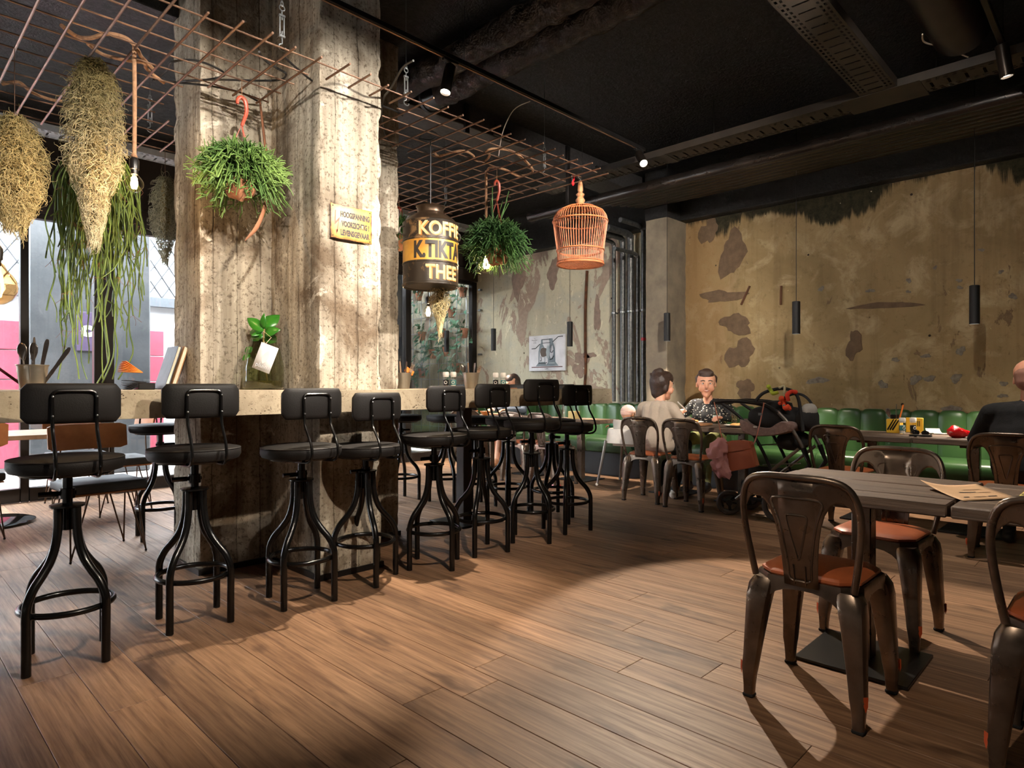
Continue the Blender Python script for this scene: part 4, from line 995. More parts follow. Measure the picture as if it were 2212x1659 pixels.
# bushy mistletoe cactus balls on red hooks
LIME = mk('fresh green stem', S(128, 156, 82), .5, 0, S(66, 100, 44), 4); LIMED = mk('deep green stem', S(84, 124, 60), .5, 0, S(48, 84, 42), 4)
COIR = mk('paper wrapped root ball', S(172, 116, 82), .9, 0, S(124, 78, 52), 6, (26, .8)); HOOKR = mk('terracotta red plastic', S(176, 72, 48), .4)
def bush(p, rx, ry, up, dn, n, label, mat, seed, ztop, stalks=0, ball=(.09, .09, .08), droop=.6, hook=True):
    r2 = random.Random(seed); t = thing('hanging_bush', label, 'hanging plant', p, 0, 'bushy hanging cacti')
    m = MB().ball((-.02, -.02, -.10), ball, 18); m.v = [tuple(Vector(q)*(1+.14*noise.noise(Vector(q)*22+Vector((seed, 0, 0))))) for q in m.v]; obj('root_ball', m, COIR, t)
    if hook:
        hz = ztop-p[2]
        hk = [(0, 0, hz-.255), (.012, 0, hz-.22), (.026, 0, hz-.17), (.02, 0, hz-.115), (-.004, 0, hz-.098), (-.022, 0, hz-.115), (-.024, 0, hz-.14)]
        obj('hook', MB().tube(cat(hk, 5), [.012-.007*abs(i/30-.5) for i in range(31)], 8), HOOKR, t)
        for k in range(3):
            a = 2.09*k+.5; obj('hanger_wire', MB().tube([(0, 0, hz-.25), (.1*math.cos(a), .08*math.sin(a), .02)], .0024, 5), HOOKR, t)
        obj('string', MB().tube([(0, 0, hz-.10), (0, 0, hz)], .002, 5), ROPE, t)
    m = MB()
    for k in range(n):
        a = r2.uniform(0, 2*PI); el = r2.uniform(-.95, 1.2); f = r2.uniform(.35, 1.0)
        d = Vector((math.cos(a)*math.cos(el), math.sin(a)*math.cos(el), math.sin(el)))
        tip = Vector((d.x*rx*f, d.y*ry*f, (d.z*up if d.z > 0 else d.z*dn)*f))
        b = Vector((d.x*rx*.12, d.y*ry*.12, .02)); mid = (b+tip)/2+Vector((0, 0, .05*f))
        tip = tip+Vector((0, 0, -droop*.10*f*f)); pts = cat([b, mid, tip], 2); m.tube(pts, .0042, 3, caps=False)
        for q in range(r2.randint(3, 5)):                            # forked tips
            j = r2.choice(pts[2:]); e = Vector((r2.gauss(d.x, .7), r2.gauss(d.y, .7), r2.gauss(d.z*.6-.1, .7))).normalized()*r2.uniform(.03, .065)
            m.tube([j, j+e*.5+Vector((0, 0, .004)), j+e], [.0038, .0036, .0026], 3, caps=False)
    for k in range(stalks):
        a = r2.uniform(0, 6.28); m.tube(cat([(0, 0, .05), (.05*math.cos(a), .03*math.sin(a), .2), (.09*math.cos(a)+.03, .05*math.sin(a), .3+.12*r2.random())], 3), .0034, 4)
    o = obj('stems', m, mat, t, ang=0); o['kind'] = 'stuff'; return t
b1 = bush((1.50, 3.56, 2.30), .27, .20, .18, .20, 800, 'bright green bushy cactus hanging in front of the pillar', LIME, 3, GZ, ball=(.085, .075, .08))
bush((3.50, 3.58, 2.23), .33, .24, .20, .26, 760, 'deep green bushy cactus hanging beside the globe bulb', LIMED, 8, GZ, 7, ball=(.09, .08, .10))
bush(tuple(at(862, 500, Y=4.75)), .20, .16, .14, .16, 260, 'small green hanging plant half hidden behind the coffee can', LIMED, 12, GZ)
m = MB().tube(cat([at(562, 220, Y=3.72), at(571, 300, Y=3.70), at(577, 345, Y=3.66), at(580, 400, Y=3.62), at(574, 440, Y=3.58), at(556, 488, Y=3.52), at(529, 520, Y=3.48)], 6), [.011+.008*math.sin(PI*min(1, i/36)) if i < 30 else .018*(1-(i-30)/7) for i in range(37)], 8, flat=.45)
c = at(562, 220, Y=3.72); solid('dried_frond', m.xf(Matrix.Translation(-c)), mk('dried bark', S(150, 100, 70), .8, 0, S(110, 70, 50), 8), 'long curved dried seed pod hanging behind the bright green cactus', 'dried pod', None, c)

# ---- coffee can lamp
CANB = NT('worn black tin'); v = CANB.co('Object'); n1 = CANB.noise(v, 9, 7, .7, .6)
CANB.P(Base_Color=CANB.mix(CANB.ramp(n1, (.56, 0), (.66, .9)), S(50, 42, 34), S(150, 116, 78)), Roughness=.36, Metallic=.35, Normal=CANB.bump(n1, .3, .004)); CANB = CANB.m
CANY = mk('ochre tin paint', S(206, 152, 62), .38, .1, S(172, 116, 44), 7); CREAM = mk('cream letter paint', S(214, 190, 138), .55, 0, S(176, 136, 82), 16); OCHL = mk('ochre letter edge', S(186, 120, 48), .5); BLKL = mk('black letter paint', S(32, 26, 22), .5, 0, S(52, 42, 32), 20)
CX, CY, CZ, CR = 2.78, 3.5, 1.785, .19
can = thing('coffee_can', 'big old black and ochre coffee tin hung upside like a lamp, lettered KOFFIE', 'tin can', (CX, CY, CZ))
obj('body', MB().lathe([(.175, .004), (.188, -.006), (.194, 0), (.194, .010), (CR, .014), (CR, .142), (.194, .146), (.194, .152), (CR, .156)], 64, cap=False).lathe([(CR, .296), (.194, .300), (.194, .306), (CR, .31), (CR, .428), (.192, .432), (CR-.004, .436)], 64, cap=False), CANB, can)
obj('ochre_band', MB().lathe([(CR+.0003, .155), (CR+.0003, .297)], 64, cap=False), CANY, can)
obj('shoulder', MB().lathe([(CR-.003, .433), (.168, .455), (.128, .485), (.096, .503), (.09, .508), (.088, .53), (.097, .545), (.101, .55), (.09, .55), (.085, .53)], 48, cap=False), mk('brown tin', S(86, 68, 52), .36, .7, S(62, 48, 38), 8), can)
obj('underside', MB().lathe([(.001, .012), (.12, .012), (.186, .004)], 48, cap=False), mk('tin inside', S(78, 68, 58), .4, .6), can)
for a in (-128.5-68, -128.5+112):
    ca, sa = math.cos(R_(a)), math.sin(R_(a)); obj('handle', MB().tube(cat([(CR*ca, CR*sa, .40), ((CR+.03)*ca, (CR+.03)*sa, .385), ((CR+.03)*ca, (CR+.03)*sa, .35), (CR*ca, CR*sa, .335)], 4), .006, 7), CANB, can)
obj('cord', MB().tube([(0, 0, .5), (0, 0, GZ-CZ)], .004, 6), CABL, can)
def round_text(txt, a0, a1, z, hgt, bold, mat, rad, par, dx=0, dz=0):
    vs, fs = letters(txt, bold); bm = bmesh.new(); bv = [bm.verts.new(q) for q in vs]
    for f in fs:
        try: bm.faces.new([bv[i] for i in f])
        except ValueError: pass
    bmesh.ops.triangulate(bm, faces=bm.faces[:]); bmesh.ops.subdivide_edges(bm, edges=[e for e in bm.edges if e.calc_length() > .12], cuts=3, use_grid_fill=True); bmesh.ops.triangulate(bm, faces=bm.faces[:])
    bm.verts.index_update(); vs = [tuple(q.co) for q in bm.verts]; fs = [tuple(q.index for q in f.verts) for f in bm.faces]; bm.free()
    xs = [q[0] for q in vs]; ys = [q[1] for q in vs]; x0, x1, y0, y1 = min(xs), max(xs), min(ys), max(ys); m = MB()
    out = []
    for x, y, _ in vs:
        a = R_(-128.5+a0+(a1-a0)*(x-x0)/(x1-x0))+dx/rad; out.append((rad*math.cos(a), rad*math.sin(a), z+hgt*(y-y0)/(y1-y0)+dz))
    m.add(out, fs); return obj('lettering', m, mat, par, ang=0)
round_text('KOFFIE', -24, 78, .322, .093, .03, OCHL, CR+.0010, can, .007, -.006); round_text('KOFFIE', -24, 78, .322, .093, .022, CREAM, CR+.0018, can)
round_text('K.TIKTAK', -35, 96, .166, .118, .05, BLKL, CR+.0014, can)
round_text('THEE', -10, 63, .030, .095, .03, OCHL, CR+.0010, can, .006, -.005); round_text('THEE', -10, 63, .030, .095, .02, CREAM, CR+.0016, can)

# ---- rattan birdcage
RAT = mk('rattan', S(196, 118, 72), .5, 0, S(162, 88, 50), 20); WOODF = mk('turned wood', S(190, 134, 92), .5, 0, S(160, 106, 70), 9)
cg = thing('birdcage', 'copper brown rattan birdcage with turned wooden finial hanging from the mesh', 'birdcage', (4.19, 3.3, 2.105))
pr = [(.188, .0), (.188, .05), (.192, .115), (.207, .22), (.222, .33), (.224, .36), (.214, .40), (.186, .435), (.14, .462), (.09, .476), (.045, .482)]
sm_ = [Vector(p) for p in cat([(r, 0, z) for r, z in pr], 3)]
for k in range(60):
    a = 2*PI*k/60; obj('cage_bar', MB().tube([(p.x*math.cos(a), p.x*math.sin(a), p.z) for p in sm_], .0024, 5, caps=False), RAT, cg)
for r, z, th in ((.19, 0, .009), (.19, .018, .005), (.195, .115, .006), (.227, .352, .006), (.19, .432, .005), (.125, .468, .005), (.06, .48, .006), (.17, .10, .004)):
    obj('hoop', MB().tube([(r*math.cos(2*PI*k/48), r*math.sin(2*PI*k/48), z) for k in range(48)], th, 8, True), RAT, cg)
m = MB()
for k in range(-9, 10):
    q = k*.02; h_ = math.sqrt(max(0, .186**2-q*q)); m.tube([(q, -h_, 0), (q, h_, 0)], .0016, 4).tube([(-h_, q, .002), (h_, q, .002)], .0016, 4)
obj('floor_lattice', m, RAT, cg); obj('perch', MB().tube([(-.18, .02, .012), (.18, -.03, .012)], .006, 7), mk('dark perch', S(88, 52, 32), .6), cg)
obj('finial', MB().lathe([(.05, .478), (.046, .49), (.03, .497), (.026, .505), (.038, .522), (.04, .532), (.026, .552), (.022, .558), (.034, .572), (.036, .58), (.02, .592), (.018, .60), (.024, .612), (.019, .66), (.014, .69), (.001, .692)], 20, cap=False), WOODF, cg)
obj('hook', MB().tube(cat([(0, 0, .69), (0, 0, .705), (-.02, 0, .715), (-.028, 0, .73), (-.02, 0, .745)], 4), .003, 6), GALV, cg)
RED = mk('red lacquer', S(206, 28, 34), .3)
p = at(1237, 388, Y=3.28); h_ = solid('safety_hook', MB().tube(cat([(.004, 0, .045), (.018, 0, .03), (.018, 0, .01), (.004, 0, -.012), (-.004, 0, -.028), (.004, 0, -.042), (.012, 0, -.032), (.006, 0, -.02)], 5), .0075, 8), RED, 'small red lifting hook next to the birdcage finial', 'hook', None, p)
obj('latch', MB().tube([(-.004, 0, -.02), (-.012, 0, .03)], .0035, 6), GALV, h_); obj('cable', MB().tube([(.004, 0, .045), (0, 0, GZ-p.z+.02)], .002, 5), GALV, h_)

# ---- enamel warning sign on the pillar
a0, a1 = at(713, 440, Y=3.285), at(802, 459, Y=3.285); w_, hh = a1.x-a0.x, .198; cx_, cz_ = (a0.x+a1.x)/2, 2.045
t = NT('rusted enamel'); v = t.co('Object'); n1 = t.noise(v, 16, 6, .7); sp = t.n('SeparateXYZ', Vector=v)
ex = t.math('ABSOLUTE', sp.outputs[0]); ez = t.math('ABSOLUTE', sp.outputs[2])
e = t.math('MAXIMUM', t.math('DIVIDE', ex, w_/2), t.math('DIVIDE', ez, hh/2)); e = t.math('ADD', e, t.math('MULTIPLY', t.math('SUBTRACT', n1, .5), .28))
c = t.mix(t.ramp(n1, (.35, 0), (.65, 1)), S(206, 168, 96), S(186, 138, 66)); c = t.mix(t.ramp(e, (.80, 0), (.93, .85)), c, S(186, 112, 52)); c = t.mix(t.ramp(e, (.955, 0), (.985, 1)), c, S(70, 40, 26))
t.P(Base_Color=c, Roughness=.35); ENAM = t.m
sg = solid('warning_sign', MB().box((0, 0, 0), (w_, .006, hh), .0025, 2), ENAM, 'yellow enamel high voltage warning sign with red lightning arrow on the pillar', 'sign', None, (cx_, 3.282, cz_))
def sign_text(txt, x0, x1, z, hgt):
    vs, fs = letters(txt, .055); xs = [q[0] for q in vs]; ys = [q[1] for q in vs]; m = MB()
    m.add([(x0+(x1-x0)*(x-min(xs))/(max(xs)-min(xs)), -.0042, z+hgt*(y-min(ys))/(max(ys)-min(ys))) for x, y, _ in vs], fs); obj('lettering', m, BLKL, sg, ang=0)
sign_text('HOOGSPANNING', -w_*.27, w_*.44, .028, .036); sign_text('VOORZICHTIG !', -w_*.25, w_*.43, -.026, .036); sign_text('LEVENSGEVAAR', -w_*.27, w_*.44, -.077, .036)
m = MB(); z_ = [(-.40, .062), (-.375, .062), (-.385, -.002), (-.29, .026), (-.345, -.062), (-.365, -.06), (-.315, .004), (-.41, -.024)]
m.add([(x*w_, -.0044, z) for x, z in z_], [(0, 1, 2, 7), (2, 3, 6, 7), (3, 4, 5, 6)]); m.add([(x*w_, -.0044, z) for x, z in ((-.385, -.05), (-.33, -.046), (-.362, -.078))], [(0, 1, 2)])
obj('lightning_arrow', m, mk('faded red', S(206, 88, 66), .5), sg, ang=0)
for sx in (-1, 1):
    for sz in (-1, 1): obj('screw', MB().ball((sx*(w_/2-.014), -.004, sz*(hh/2-.014)), (.004, .002, .004), 8), mk('rust screw', S(40, 26, 20), .7) if 'rust screw' not in D.materials else D.materials['rust screw'], sg)

# ---- winch poster on the pale wall
PY0_, PY1_, PZ0, PZ1 = 5.70, 6.385, 1.318, 1.829; pw_, ph_ = PY1_-PY0_, PZ1-PZ0
po = solid('winch_poster', MB().box((0, 0, 0), (.03, pw_, ph_), .002, 1), mk('poster white', S(208, 208, 212), .6), 'white canvas print of an old hand winch on the pale wall', 'picture', None, (6.915, (PY0_+PY1_)/2, (PZ0+PZ1)/2))
def pf(u, v_): return (-.0165, pw_/2-u*pw_, ph_/2-v_*ph_)              # u right, v down, as seen
def poly(pts, mat, name='print', lift=0): m = MB(); m.add([(pf(u, v_)[0]-lift,)+pf(u, v_)[1:] for u, v_ in pts], [tuple(range(len(pts)))]); return obj(name, m, mat, po, ang=0)
def line(pts, wd, mat, lift=.0004):
    m = MB()
    for (u0, v0), (u1, v1) in zip(pts, pts[1:]):
        d = Vector((u1-u0, v1-v0)); nrm = Vector((-d.y, d.x)).normalized()*wd/2
        q = [(u0+nrm.x, v0+nrm.y), (u1+nrm.x, v1+nrm.y), (u1-nrm.x, v1-nrm.y), (u0-nrm.x, v0-nrm.y)]; m.add([(pf(a, b)[0]-lift,)+pf(a, b)[1:] for a, b in q], [(0, 1, 2, 3)])
    obj('print', m, mat, po, ang=0)
IK, GY, GL, BR = mk('ink', S(38, 42, 46), .7), mk('print grey blue', S(120, 132, 138), .7), mk('print pale', S(168, 178, 182), .7), mk('print brown', S(92, 80, 72), .7)
U = lambda x: (x-215)/1085; V = lambda y: (y-350)/1040
Q = lambda L: [(U(x), V(y)) for x, y in L]
poly(Q([(300, 1265), (1225, 1265), (1225, 1292), (300, 1292)]), mk('print red brown', S(96, 62, 56), .7))
poly(Q([(590, 470), (640, 470), (640, 610), (700, 720), (720, 1140), (760, 1250), (430, 1250), (510, 1150), (515, 820), (545, 650), (590, 560)]), GY, lift=.0001)
poly(Q([(555, 830), (600, 720), (650, 700), (690, 780), (700, 1130), (540, 1130)]), mk('poster white 2', S(208, 208, 212), .6), lift=.0002)
poly(Q([(560, 830), (590, 735), (640, 710), (750, 735), (770, 850), (750, 960), (640, 990), (590, 950)]), BR, lift=.0003)
poly(Q([(830, 460), (935, 450), (960, 600), (1005, 740), (1020, 1130), (1110, 1250), (720, 1250), (800, 1150), (800, 800), (850, 620)]), GY, lift=.0003)
poly(Q([(860, 760), (900, 640), (940, 680), (960, 780), (960, 900), (930, 1000), (880, 1030), (850, 940)]), D.materials['poster white 2'], lift=.0004)
poly(Q([(740, 850), (765, 700), (800, 640), (830, 700), (845, 850), (830, 1000), (800, 1060), (760, 1000)]), GL, lift=.0005)
line(Q([(620, 480), (880, 470)]), .02, IK, .0006); line(Q([(620, 580), (870, 575)]), .016, IK, .0006); line(Q([(300, 730), (425, 725), (560, 600)]), .022, IK, .0006); line(Q([(940, 560), (1100, 420), (1240, 412)]), .022, IK, .0006)
line(Q([(900, 640), (870, 850), (930, 860), (960, 800)]), .02, IK, .0006); line(Q([(850, 1070), (930, 1050), (970, 960)]), .026, IK, .0006); line(Q([(585, 960), (600, 1060), (590, 1110), (560, 1085)]), .018, IK, .0006)
line(Q([(510, 1165), (720, 1165), (770, 1150)]), .022, IK, .0006); line(Q([(830, 1165), (1000, 1165)]), .03, GL, .0006)
def ptext(txt, u, v_, h, mat, w=None):
    vs, fs = letters(txt, .01); m = MB(); mw = max(q[0] for q in vs); s_ = h*ph_/.7; sx = s_ if w is None else w*pw_/mw
    m.add([(-.0166, pf(u, 0)[1]-x*sx, pf(0, v_)[2]+y*s_) for x, y, _ in vs], fs); obj('lettering', m, mat, po, ang=0)
ptext('LIER', U(705), V(1345), .032, IK, .1); ptext('De', U(375), V(440), .02, IK, .04); ptext('Handlier', U(300), V(492), .026, IK, .17); ptext('oude', U(365), V(535), .018, IK, .07); ptext('techniek', U(350), V(572), .02, IK, .09)
# ================================================================ PEOPLE (one continuous skin per body)
SKIN = mk('skin', S(214, 158, 128), .5, 0, S(200, 138, 110), 7, Subsurface_Weight=.08)
HAIRB = mk('dark brown hair', S(40, 27, 21), .5, 0, S(62, 42, 32), 30, (90, .8)); HAIRL = mk('short brown hair', S(70, 48, 34), .55, 0, S(52, 35, 26), 30, (90, .7))
EYEW = mk('eye white', S(232, 226, 220), .25); IRIS = mk('iris', S(48, 38, 32), .2); LIP = mk('lips', S(192, 124, 106), .5); TEETH = mk('teeth', S(236, 228, 216), .3)
def fuse(parts, vox, it=4):
    """parts: (tag, p0, p1, r0, r1) tapered rounded limbs -> one smooth closed mesh"""
    m = MB()
    for tg, a, b, r0, r1 in parts:
        a, b = Vector(a), Vector(b); L = (b-a).length
        if L < 1e-4: m.ball(a, r0, 14); continue
        d = (b-a)/L; P = []; R = []
        for q in range(5): t_ = PI/2*(1-q/4); P.append(a-d*r0*math.sin(t_)); R.append(max(.0004, r0*math.cos(t_)))
        for q in range(1, 3): P.append(a+d*L*q/3); R.append(r0+(r1-r0)*q/3)
        for q in range(5): t_ = PI/2*q/4; P.append(b+d*r1*math.sin(t_)); R.append(max(.0004, r1*math.cos(t_)))
        m.tube(P, R, 14)
    me = m.mesh('fuse', SKIN, 0); o = D.objects.new('fuse', me); COL.objects.link(o)
    rm = o.modifiers.new('r', 'REMESH'); rm.mode = 'VOXEL'; rm.voxel_size = vox
    sm = o.modifiers.new('s', 'SMOOTH'); sm.iterations = it; sm.factor = .5
    dg = bpy.context.evaluated_depsgraph_get(); out = D.meshes.new_from_object(o.evaluated_get(dg)); D.objects.remove(o); D.meshes.remove(me); return out
def dress(me, parts, mats, order):
    n = len(me.polygons); c = np.empty(n*3); me.polygons.foreach_get('center', c); c = c.reshape(-1, 3); best = np.full(n, 1e9); idx = np.zeros(n, int)
    for tg, a, b, r0, r1 in parts:
        a = np.array(a, float); b = np.array(b, float); d = b-a; L2 = max(1e-9, d @ d); t_ = np.clip(((c-a) @ d)/L2, 0, 1)
        ds = np.linalg.norm(c-a-t_[:, None]*d, axis=1)-(r0+(r1-r0)*t_); k = ds < best; best[k] = ds[k]; idx[k] = order.index(tg)
    me.materials.clear()
    for q in mats: me.materials.append(q)
    me.polygons.foreach_set('material_index', idx.astype(np.int32)); me.polygons.foreach_set('use_smooth', [True]*n); me.update(); return me
def hand(parts, wr, dirn, palm_n, s=1.0, curl=.5, side=1):
    """palm, four unequal curled fingers and a side thumb"""
    d = Vector(dirn).normalized(); nrm = (Vector(palm_n)-d*d.dot(Vector(palm_n))).normalized(); sd = d.cross(nrm)*side; w = Vector(wr)
    for k in (-1, 0, 1): parts.append(('skin', w+d*.012*s+sd*.012*k*s, w+d*.078*s+sd*.021*k*s, .014*s, .0125*s))
    for k, (o, L) in enumerate(((-.029, .060), (-.010, .074), (.009, .070), (.027, .054))):
        b = w+d*.082*s+sd*o*s; d2 = (d*math.cos(curl)+nrm*math.sin(curl)).normalized(); m1 = b+d2*L*.45*s; d3 = (d*math.cos(curl*2)+nrm*math.sin(curl*2)).normalized()
        m2 = m1+d3*L*.35*s; d4 = (d*math.cos(curl*2.7)+nrm*math.sin(curl*2.7)).normalized(); e = m2+d4*L*.24*s
        parts += [('skin', b, m1, .0092*s, .0086*s), ('skin', m1, m2, .0086*s, .008*s), ('skin', m2, e, .008*s, .0068*s)]
    b = w+d*.025*s-sd*.026*s; m1 = b+(d*.6-sd*.75+nrm*.3).normalized()*.036*s; e = m1+(d*.9-sd*.1+nrm*.5).normalized()*.03*s
    parts += [('skin', b, m1, .0125*s, .0105*s), ('skin', m1, e, .0105*s, .008*s)]
def person(loc, yaw, label, cfg):
    """seated figure, local axes: +x the way it faces, +y its left, z up; floor at 0"""
    s = cfg.get('s', .95); st = cfg['seat']; pa = []; V = lambda x, y, z: Vector((x, y, z))
    ln = cfg.get('lean', .06); hip = V(0, 0, st+.085); ww = cfg.get('w', 1.0)
    th = cfg.get('th', 1); ch = hip+V(ln*.6, 0, .30*s*th); nk = hip+V(ln, 0, .455*s*th); hs = cfg.get('hs', 1.08); s0 = s; hd = nk+V(cfg.get('hx', .03), cfg.get('hy', 0), .128*s*hs)
    T, L_, SH = 'top', 'leg', 'shoe'
    pa += [(T, hip+V(0, 0, .02), ch+V(-.012, 0, -.06), .118*s*ww, .122*s*ww), (T, ch+V(-.012, 0, -.06), ch+V(-.016, 0, .06*s), .122*s*ww, .092*s)]
    for sy in (-1, 1):
        pa += [(T, hip+V(0, sy*.055, .02), ch+V(-.01, sy*.075*ww, -.06), .112*s*ww, .108*s*ww), (T, ch+V(-.01, sy*.07*ww, -.06), ch+V(-.012, sy*.085*ww, .06*s), .108*s*ww, .086*s), (T, nk+V(-.03, sy*.03, -.045), ch+V(-.015, sy*.155*s*ww, .085*s), .052*s, .058*s)]
        pa.append((L_ if not cfg.get('long') else T, hip+V(0, sy*.075, -.01), hip+V(.06, sy*.085, -.015), .098*s, .09*s))
        kn = V(*cfg.get('knee', (.43, .10)) , st+.055); kn.y = sy*cfg.get('knee', (.43, .10))[1]
        an = V(cfg.get('foot', .40)+cfg.get('fd', 0)*sy, sy*cfg.get('fy', .10), .085)
        lo = 'skin' if cfg.get('bare') else L_
        pa += [(L_, hip+V(.04, sy*.085, -.015), kn, .088*s, .06*s), (lo, kn, kn+(an-kn)*.35+V(-.012, 0, 0), .058*s, .056*s), (lo, kn+(an-kn)*.35+V(-.012, 0, 0), an, .055*s, .038*s)]
        pa += [(SH, an+V(-.03, 0, -.045), an+V(.06, 0, -.045), .04*s, .036*s), (SH, an+V(.05, 0, -.048), an+V(.15*s, sy*.012, -.054), .036*s, .030*s), (SH, an+V(-.01, 0, -.03), an+V(.01, 0, .0), .042*s, .04*s)]
    pa += [('skin', nk+V(-.02, 0, -.05), hd+V(-.035, 0, -.05), .052*s, .05*s)]
    hc = cfg.get('turn', 0); rz = Matrix.Rotation(hc, 3, 'Z') @ Matrix.Rotation(cfg.get('nod', 0), 3, 'Y'); s = s*hs; H = lambda x, y, z: hd+rz @ V(x*s, y*s, z*s)
    pa += [('skin', H(-.02, 0, .03), H(.018, 0, .03), .083*s, .078*s), ('skin', H(.0, 0, .045), H(-.03, 0, .05), .086*s, .084*s), ('skin', H(.028, 0, -.02), H(.032, 0, -.07), .06*s, .045*s), ('skin', H(.05, 0, -.095), H(.035, 0, -.09), .028*s, .034*s),
           ('skin', H(.09, 0, .012), H(.106, 0, -.022), .010*s, .0145*s), ('skin', H(.082, .03, .028), H(.082, -.03, .028), .012*s, .012*s)]
    for sy in (-1, 1): pa += [('skin', H(-.005, sy*.079, .018), H(-.012, sy*.084, -.016), .013*s, .010*s), ('skin', H(.055, sy*.036, -.022), H(.05, sy*.042, -.038), .031*s, .029*s)]
    sh_ = s; s = s0
    for sy, key in ((1, 'armL'), (-1, 'armR')):
        el, wr, hdir, hn, cu = cfg[key]; sh = ch+V(-.015, sy*.172*s*ww, .075*s); el, wr = V(*el), V(*wr)
        ta = 'skin' if cfg.get('short') else T
        pa += [(T, sh, sh+(el-sh)*.45, .06*s, .054*s), (ta, sh+(el-sh)*.45, el, .052*s, .044*s), (ta, el, el+(wr-el)*.4, .045*s, .042*s), (ta, el+(wr-el)*.4, wr, .042*s, .030*s), ('skin', wr, wr+V(*hdir).normalized()*.015, .025*s, .022*s)]
        hand(pa, wr+V(*hdir).normalized()*.004, hdir, hn, s, cu, sy)
    pa += cfg.get('extra', [])
    order = ['skin', 'top', 'leg', 'shoe']; me = dress(fuse(pa, cfg.get('vox', .008)), pa, [SKIN, cfg['top'], cfg['leg'], cfg['shoe']], order)
    t = thing('person', label, 'person', loc, yaw); obj('body', me, None, t)
    s = sh_
    # hair
    hp = [('h',)+tuple(q) for q in cfg['hair'](H, s)]
    hm = dress(fuse(hp, .008, 3), hp, [cfg['hairm']], ['h']); obj('hair', hm, None, t)
    for sy in (-1, 1):
        e = H(.079, sy*.031, .012); ey = obj('eye', MB().ball(e, .0108*s, 12), EYEW, t); obj('iris', MB().ball(H(.0868, sy*.031, .012), .0056*s, 10), IRIS, ey)
        obj('eyebrow', MB().tube([H(.092, sy*.014, .034), H(.092, sy*.032, .041), H(.078, sy*.052, .034)], .0042*s, 6), cfg['hairm'], t)
    lp = obj('mouth', MB().tube([H(.074, -.027, -.052), H(.088, -.012, -.058), H(.091, 0, -.059), H(.088, .012, -.058), H(.074, .027, -.052)], [.002*s, .004*s, .0046*s, .004*s, .002*s], 8), LIP, t)
    if cfg.get('smile'): obj('teeth', MB().tube([H(.081, -.018, -.052), H(.0945, 0, -.0555), H(.081, .018, -.052)], [.0015*s, .0034*s, .0015*s], 6), TEETH, lp)
    return t
def hair_short(H, s): return [(H(-.03, 0, .055), H(.012, 0, .084), .095*s, .072*s), (H(-.045, 0, .04), H(-.05, 0, -.02), .091*s, .072*s), (H(-.015, .066, .06), H(-.015, .074, .02), .036*s, .022*s), (H(-.015, -.066, .06), H(-.015, -.074, .02), .036*s, .022*s), (H(.045, .04, .108), H(.045, -.045, .112), .026*s, .028*s)]
def hair_up(H, s): return [(H(-.03, 0, .055), H(.025, 0, .08), .102*s, .078*s), (H(-.045, 0, .04), H(-.05, 0, -.045), .09*s, .07*s), (H(-.01, .06, .04), H(-.02, .072, -.02), .04*s, .03*s), (H(-.01, -.06, .04), H(-.02, -.072, -.02), .04*s, .03*s), (H(-.055, .01, .13), H(-.035, 0, .145), .05*s, .042*s), (H(-.1, .03, .10), H(-.11, .04, .13), .018*s, .01*s)]
def hair_long(H, s): return [(H(-.03, 0, .055), H(.02, 0, .075), .094*s, .072*s), (H(-.045, 0, .04), H(-.06, 0, -.10), .09*s, .075*s), (H(-.01, .066, .04), H(-.03, .075, -.12), .034*s, .035*s), (H(-.01, -.066, .04), H(-.03, -.075, -.12), .034*s, .035*s)]
def hair_shaved(H, s): return [(H(-.05, 0, .03), H(-.06, 0, .0), .077*s, .067*s)]
CRM = mk('cream knit', S(178, 160, 142), .9, 0, S(154, 138, 122), 3, (90, .6)); BLKW = mk('black wool', S(22, 20, 20), .9, 0, S(15, 14, 14), 6, (120, .5)); BLKT = mk('black trousers', S(20, 19, 20), .8)
SHW = mk('white sneaker', S(226, 216, 204), .5); SHB = mk('tan ankle shoe', S(172, 118, 82), .6); DNM = mk('grey blue denim', S(96, 104, 116), .85, 0, S(70, 78, 92), 8); OLV = mk('olive skirt cloth', S(150, 150, 96), .8)
SHD = mk('dark shoe', S(30, 26, 24), .5)
t_ = NT('black shirt with white brush marks'); v = t_.n('Mapping', Vector=t_.co('Object'), Scale=(30, 30, 62)).outputs[0]
k_ = t_.ramp(t_.voro(v, 1.0), (.20, 1), (.27, 0)); t_.P(Base_Color=t_.mix(k_, S(17, 16, 18), S(226, 214, 194)), Roughness=.8); PATT = t_.m
SEAT = .458
person((5.44, 3.36, 0), 0.02, 'person in a cream sweater with dark pinned up hair, back to the camera', dict(seat=SEAT, lean=.10, w=1.0, top=CRM, leg=BLKT, shoe=SHW, hair=hair_up, hairm=HAIRB, hs=1.1, th=.95, knee=(.40, .12), foot=.22, fy=.12, fd=.06, turn=-.5, hx=.045, long=1,
       armL=((.10, .25, .78), (.32, .33, .80), (.8, .3, -.1), (0, 0, -1), .35), armR=((.06, -.27, .74), (.32, -.19, .775), (1, .15, -.05), (0, .2, -1), .4)))
person((6.52, 3.33, 0), PI+.10, 'smiling person in a black shirt with white brush marks, short brown hair', dict(seat=.478, lean=.10, w=1.08, top=PATT, leg=OLV, shoe=SHD, hair=hair_short, hairm=HAIRL, smile=1, hs=1.22, th=.93, knee=(.40, .12), foot=.36, turn=.42, hx=.035,
       armL=((.12, .30, .76), (.34, .24, .775), (1, -.2, .1), (0, 0, -1), .5), armR=((.10, -.30, .74), (.33, -.20, .80), (.7, .3, .55), (.4, .4, -.5), .75)))
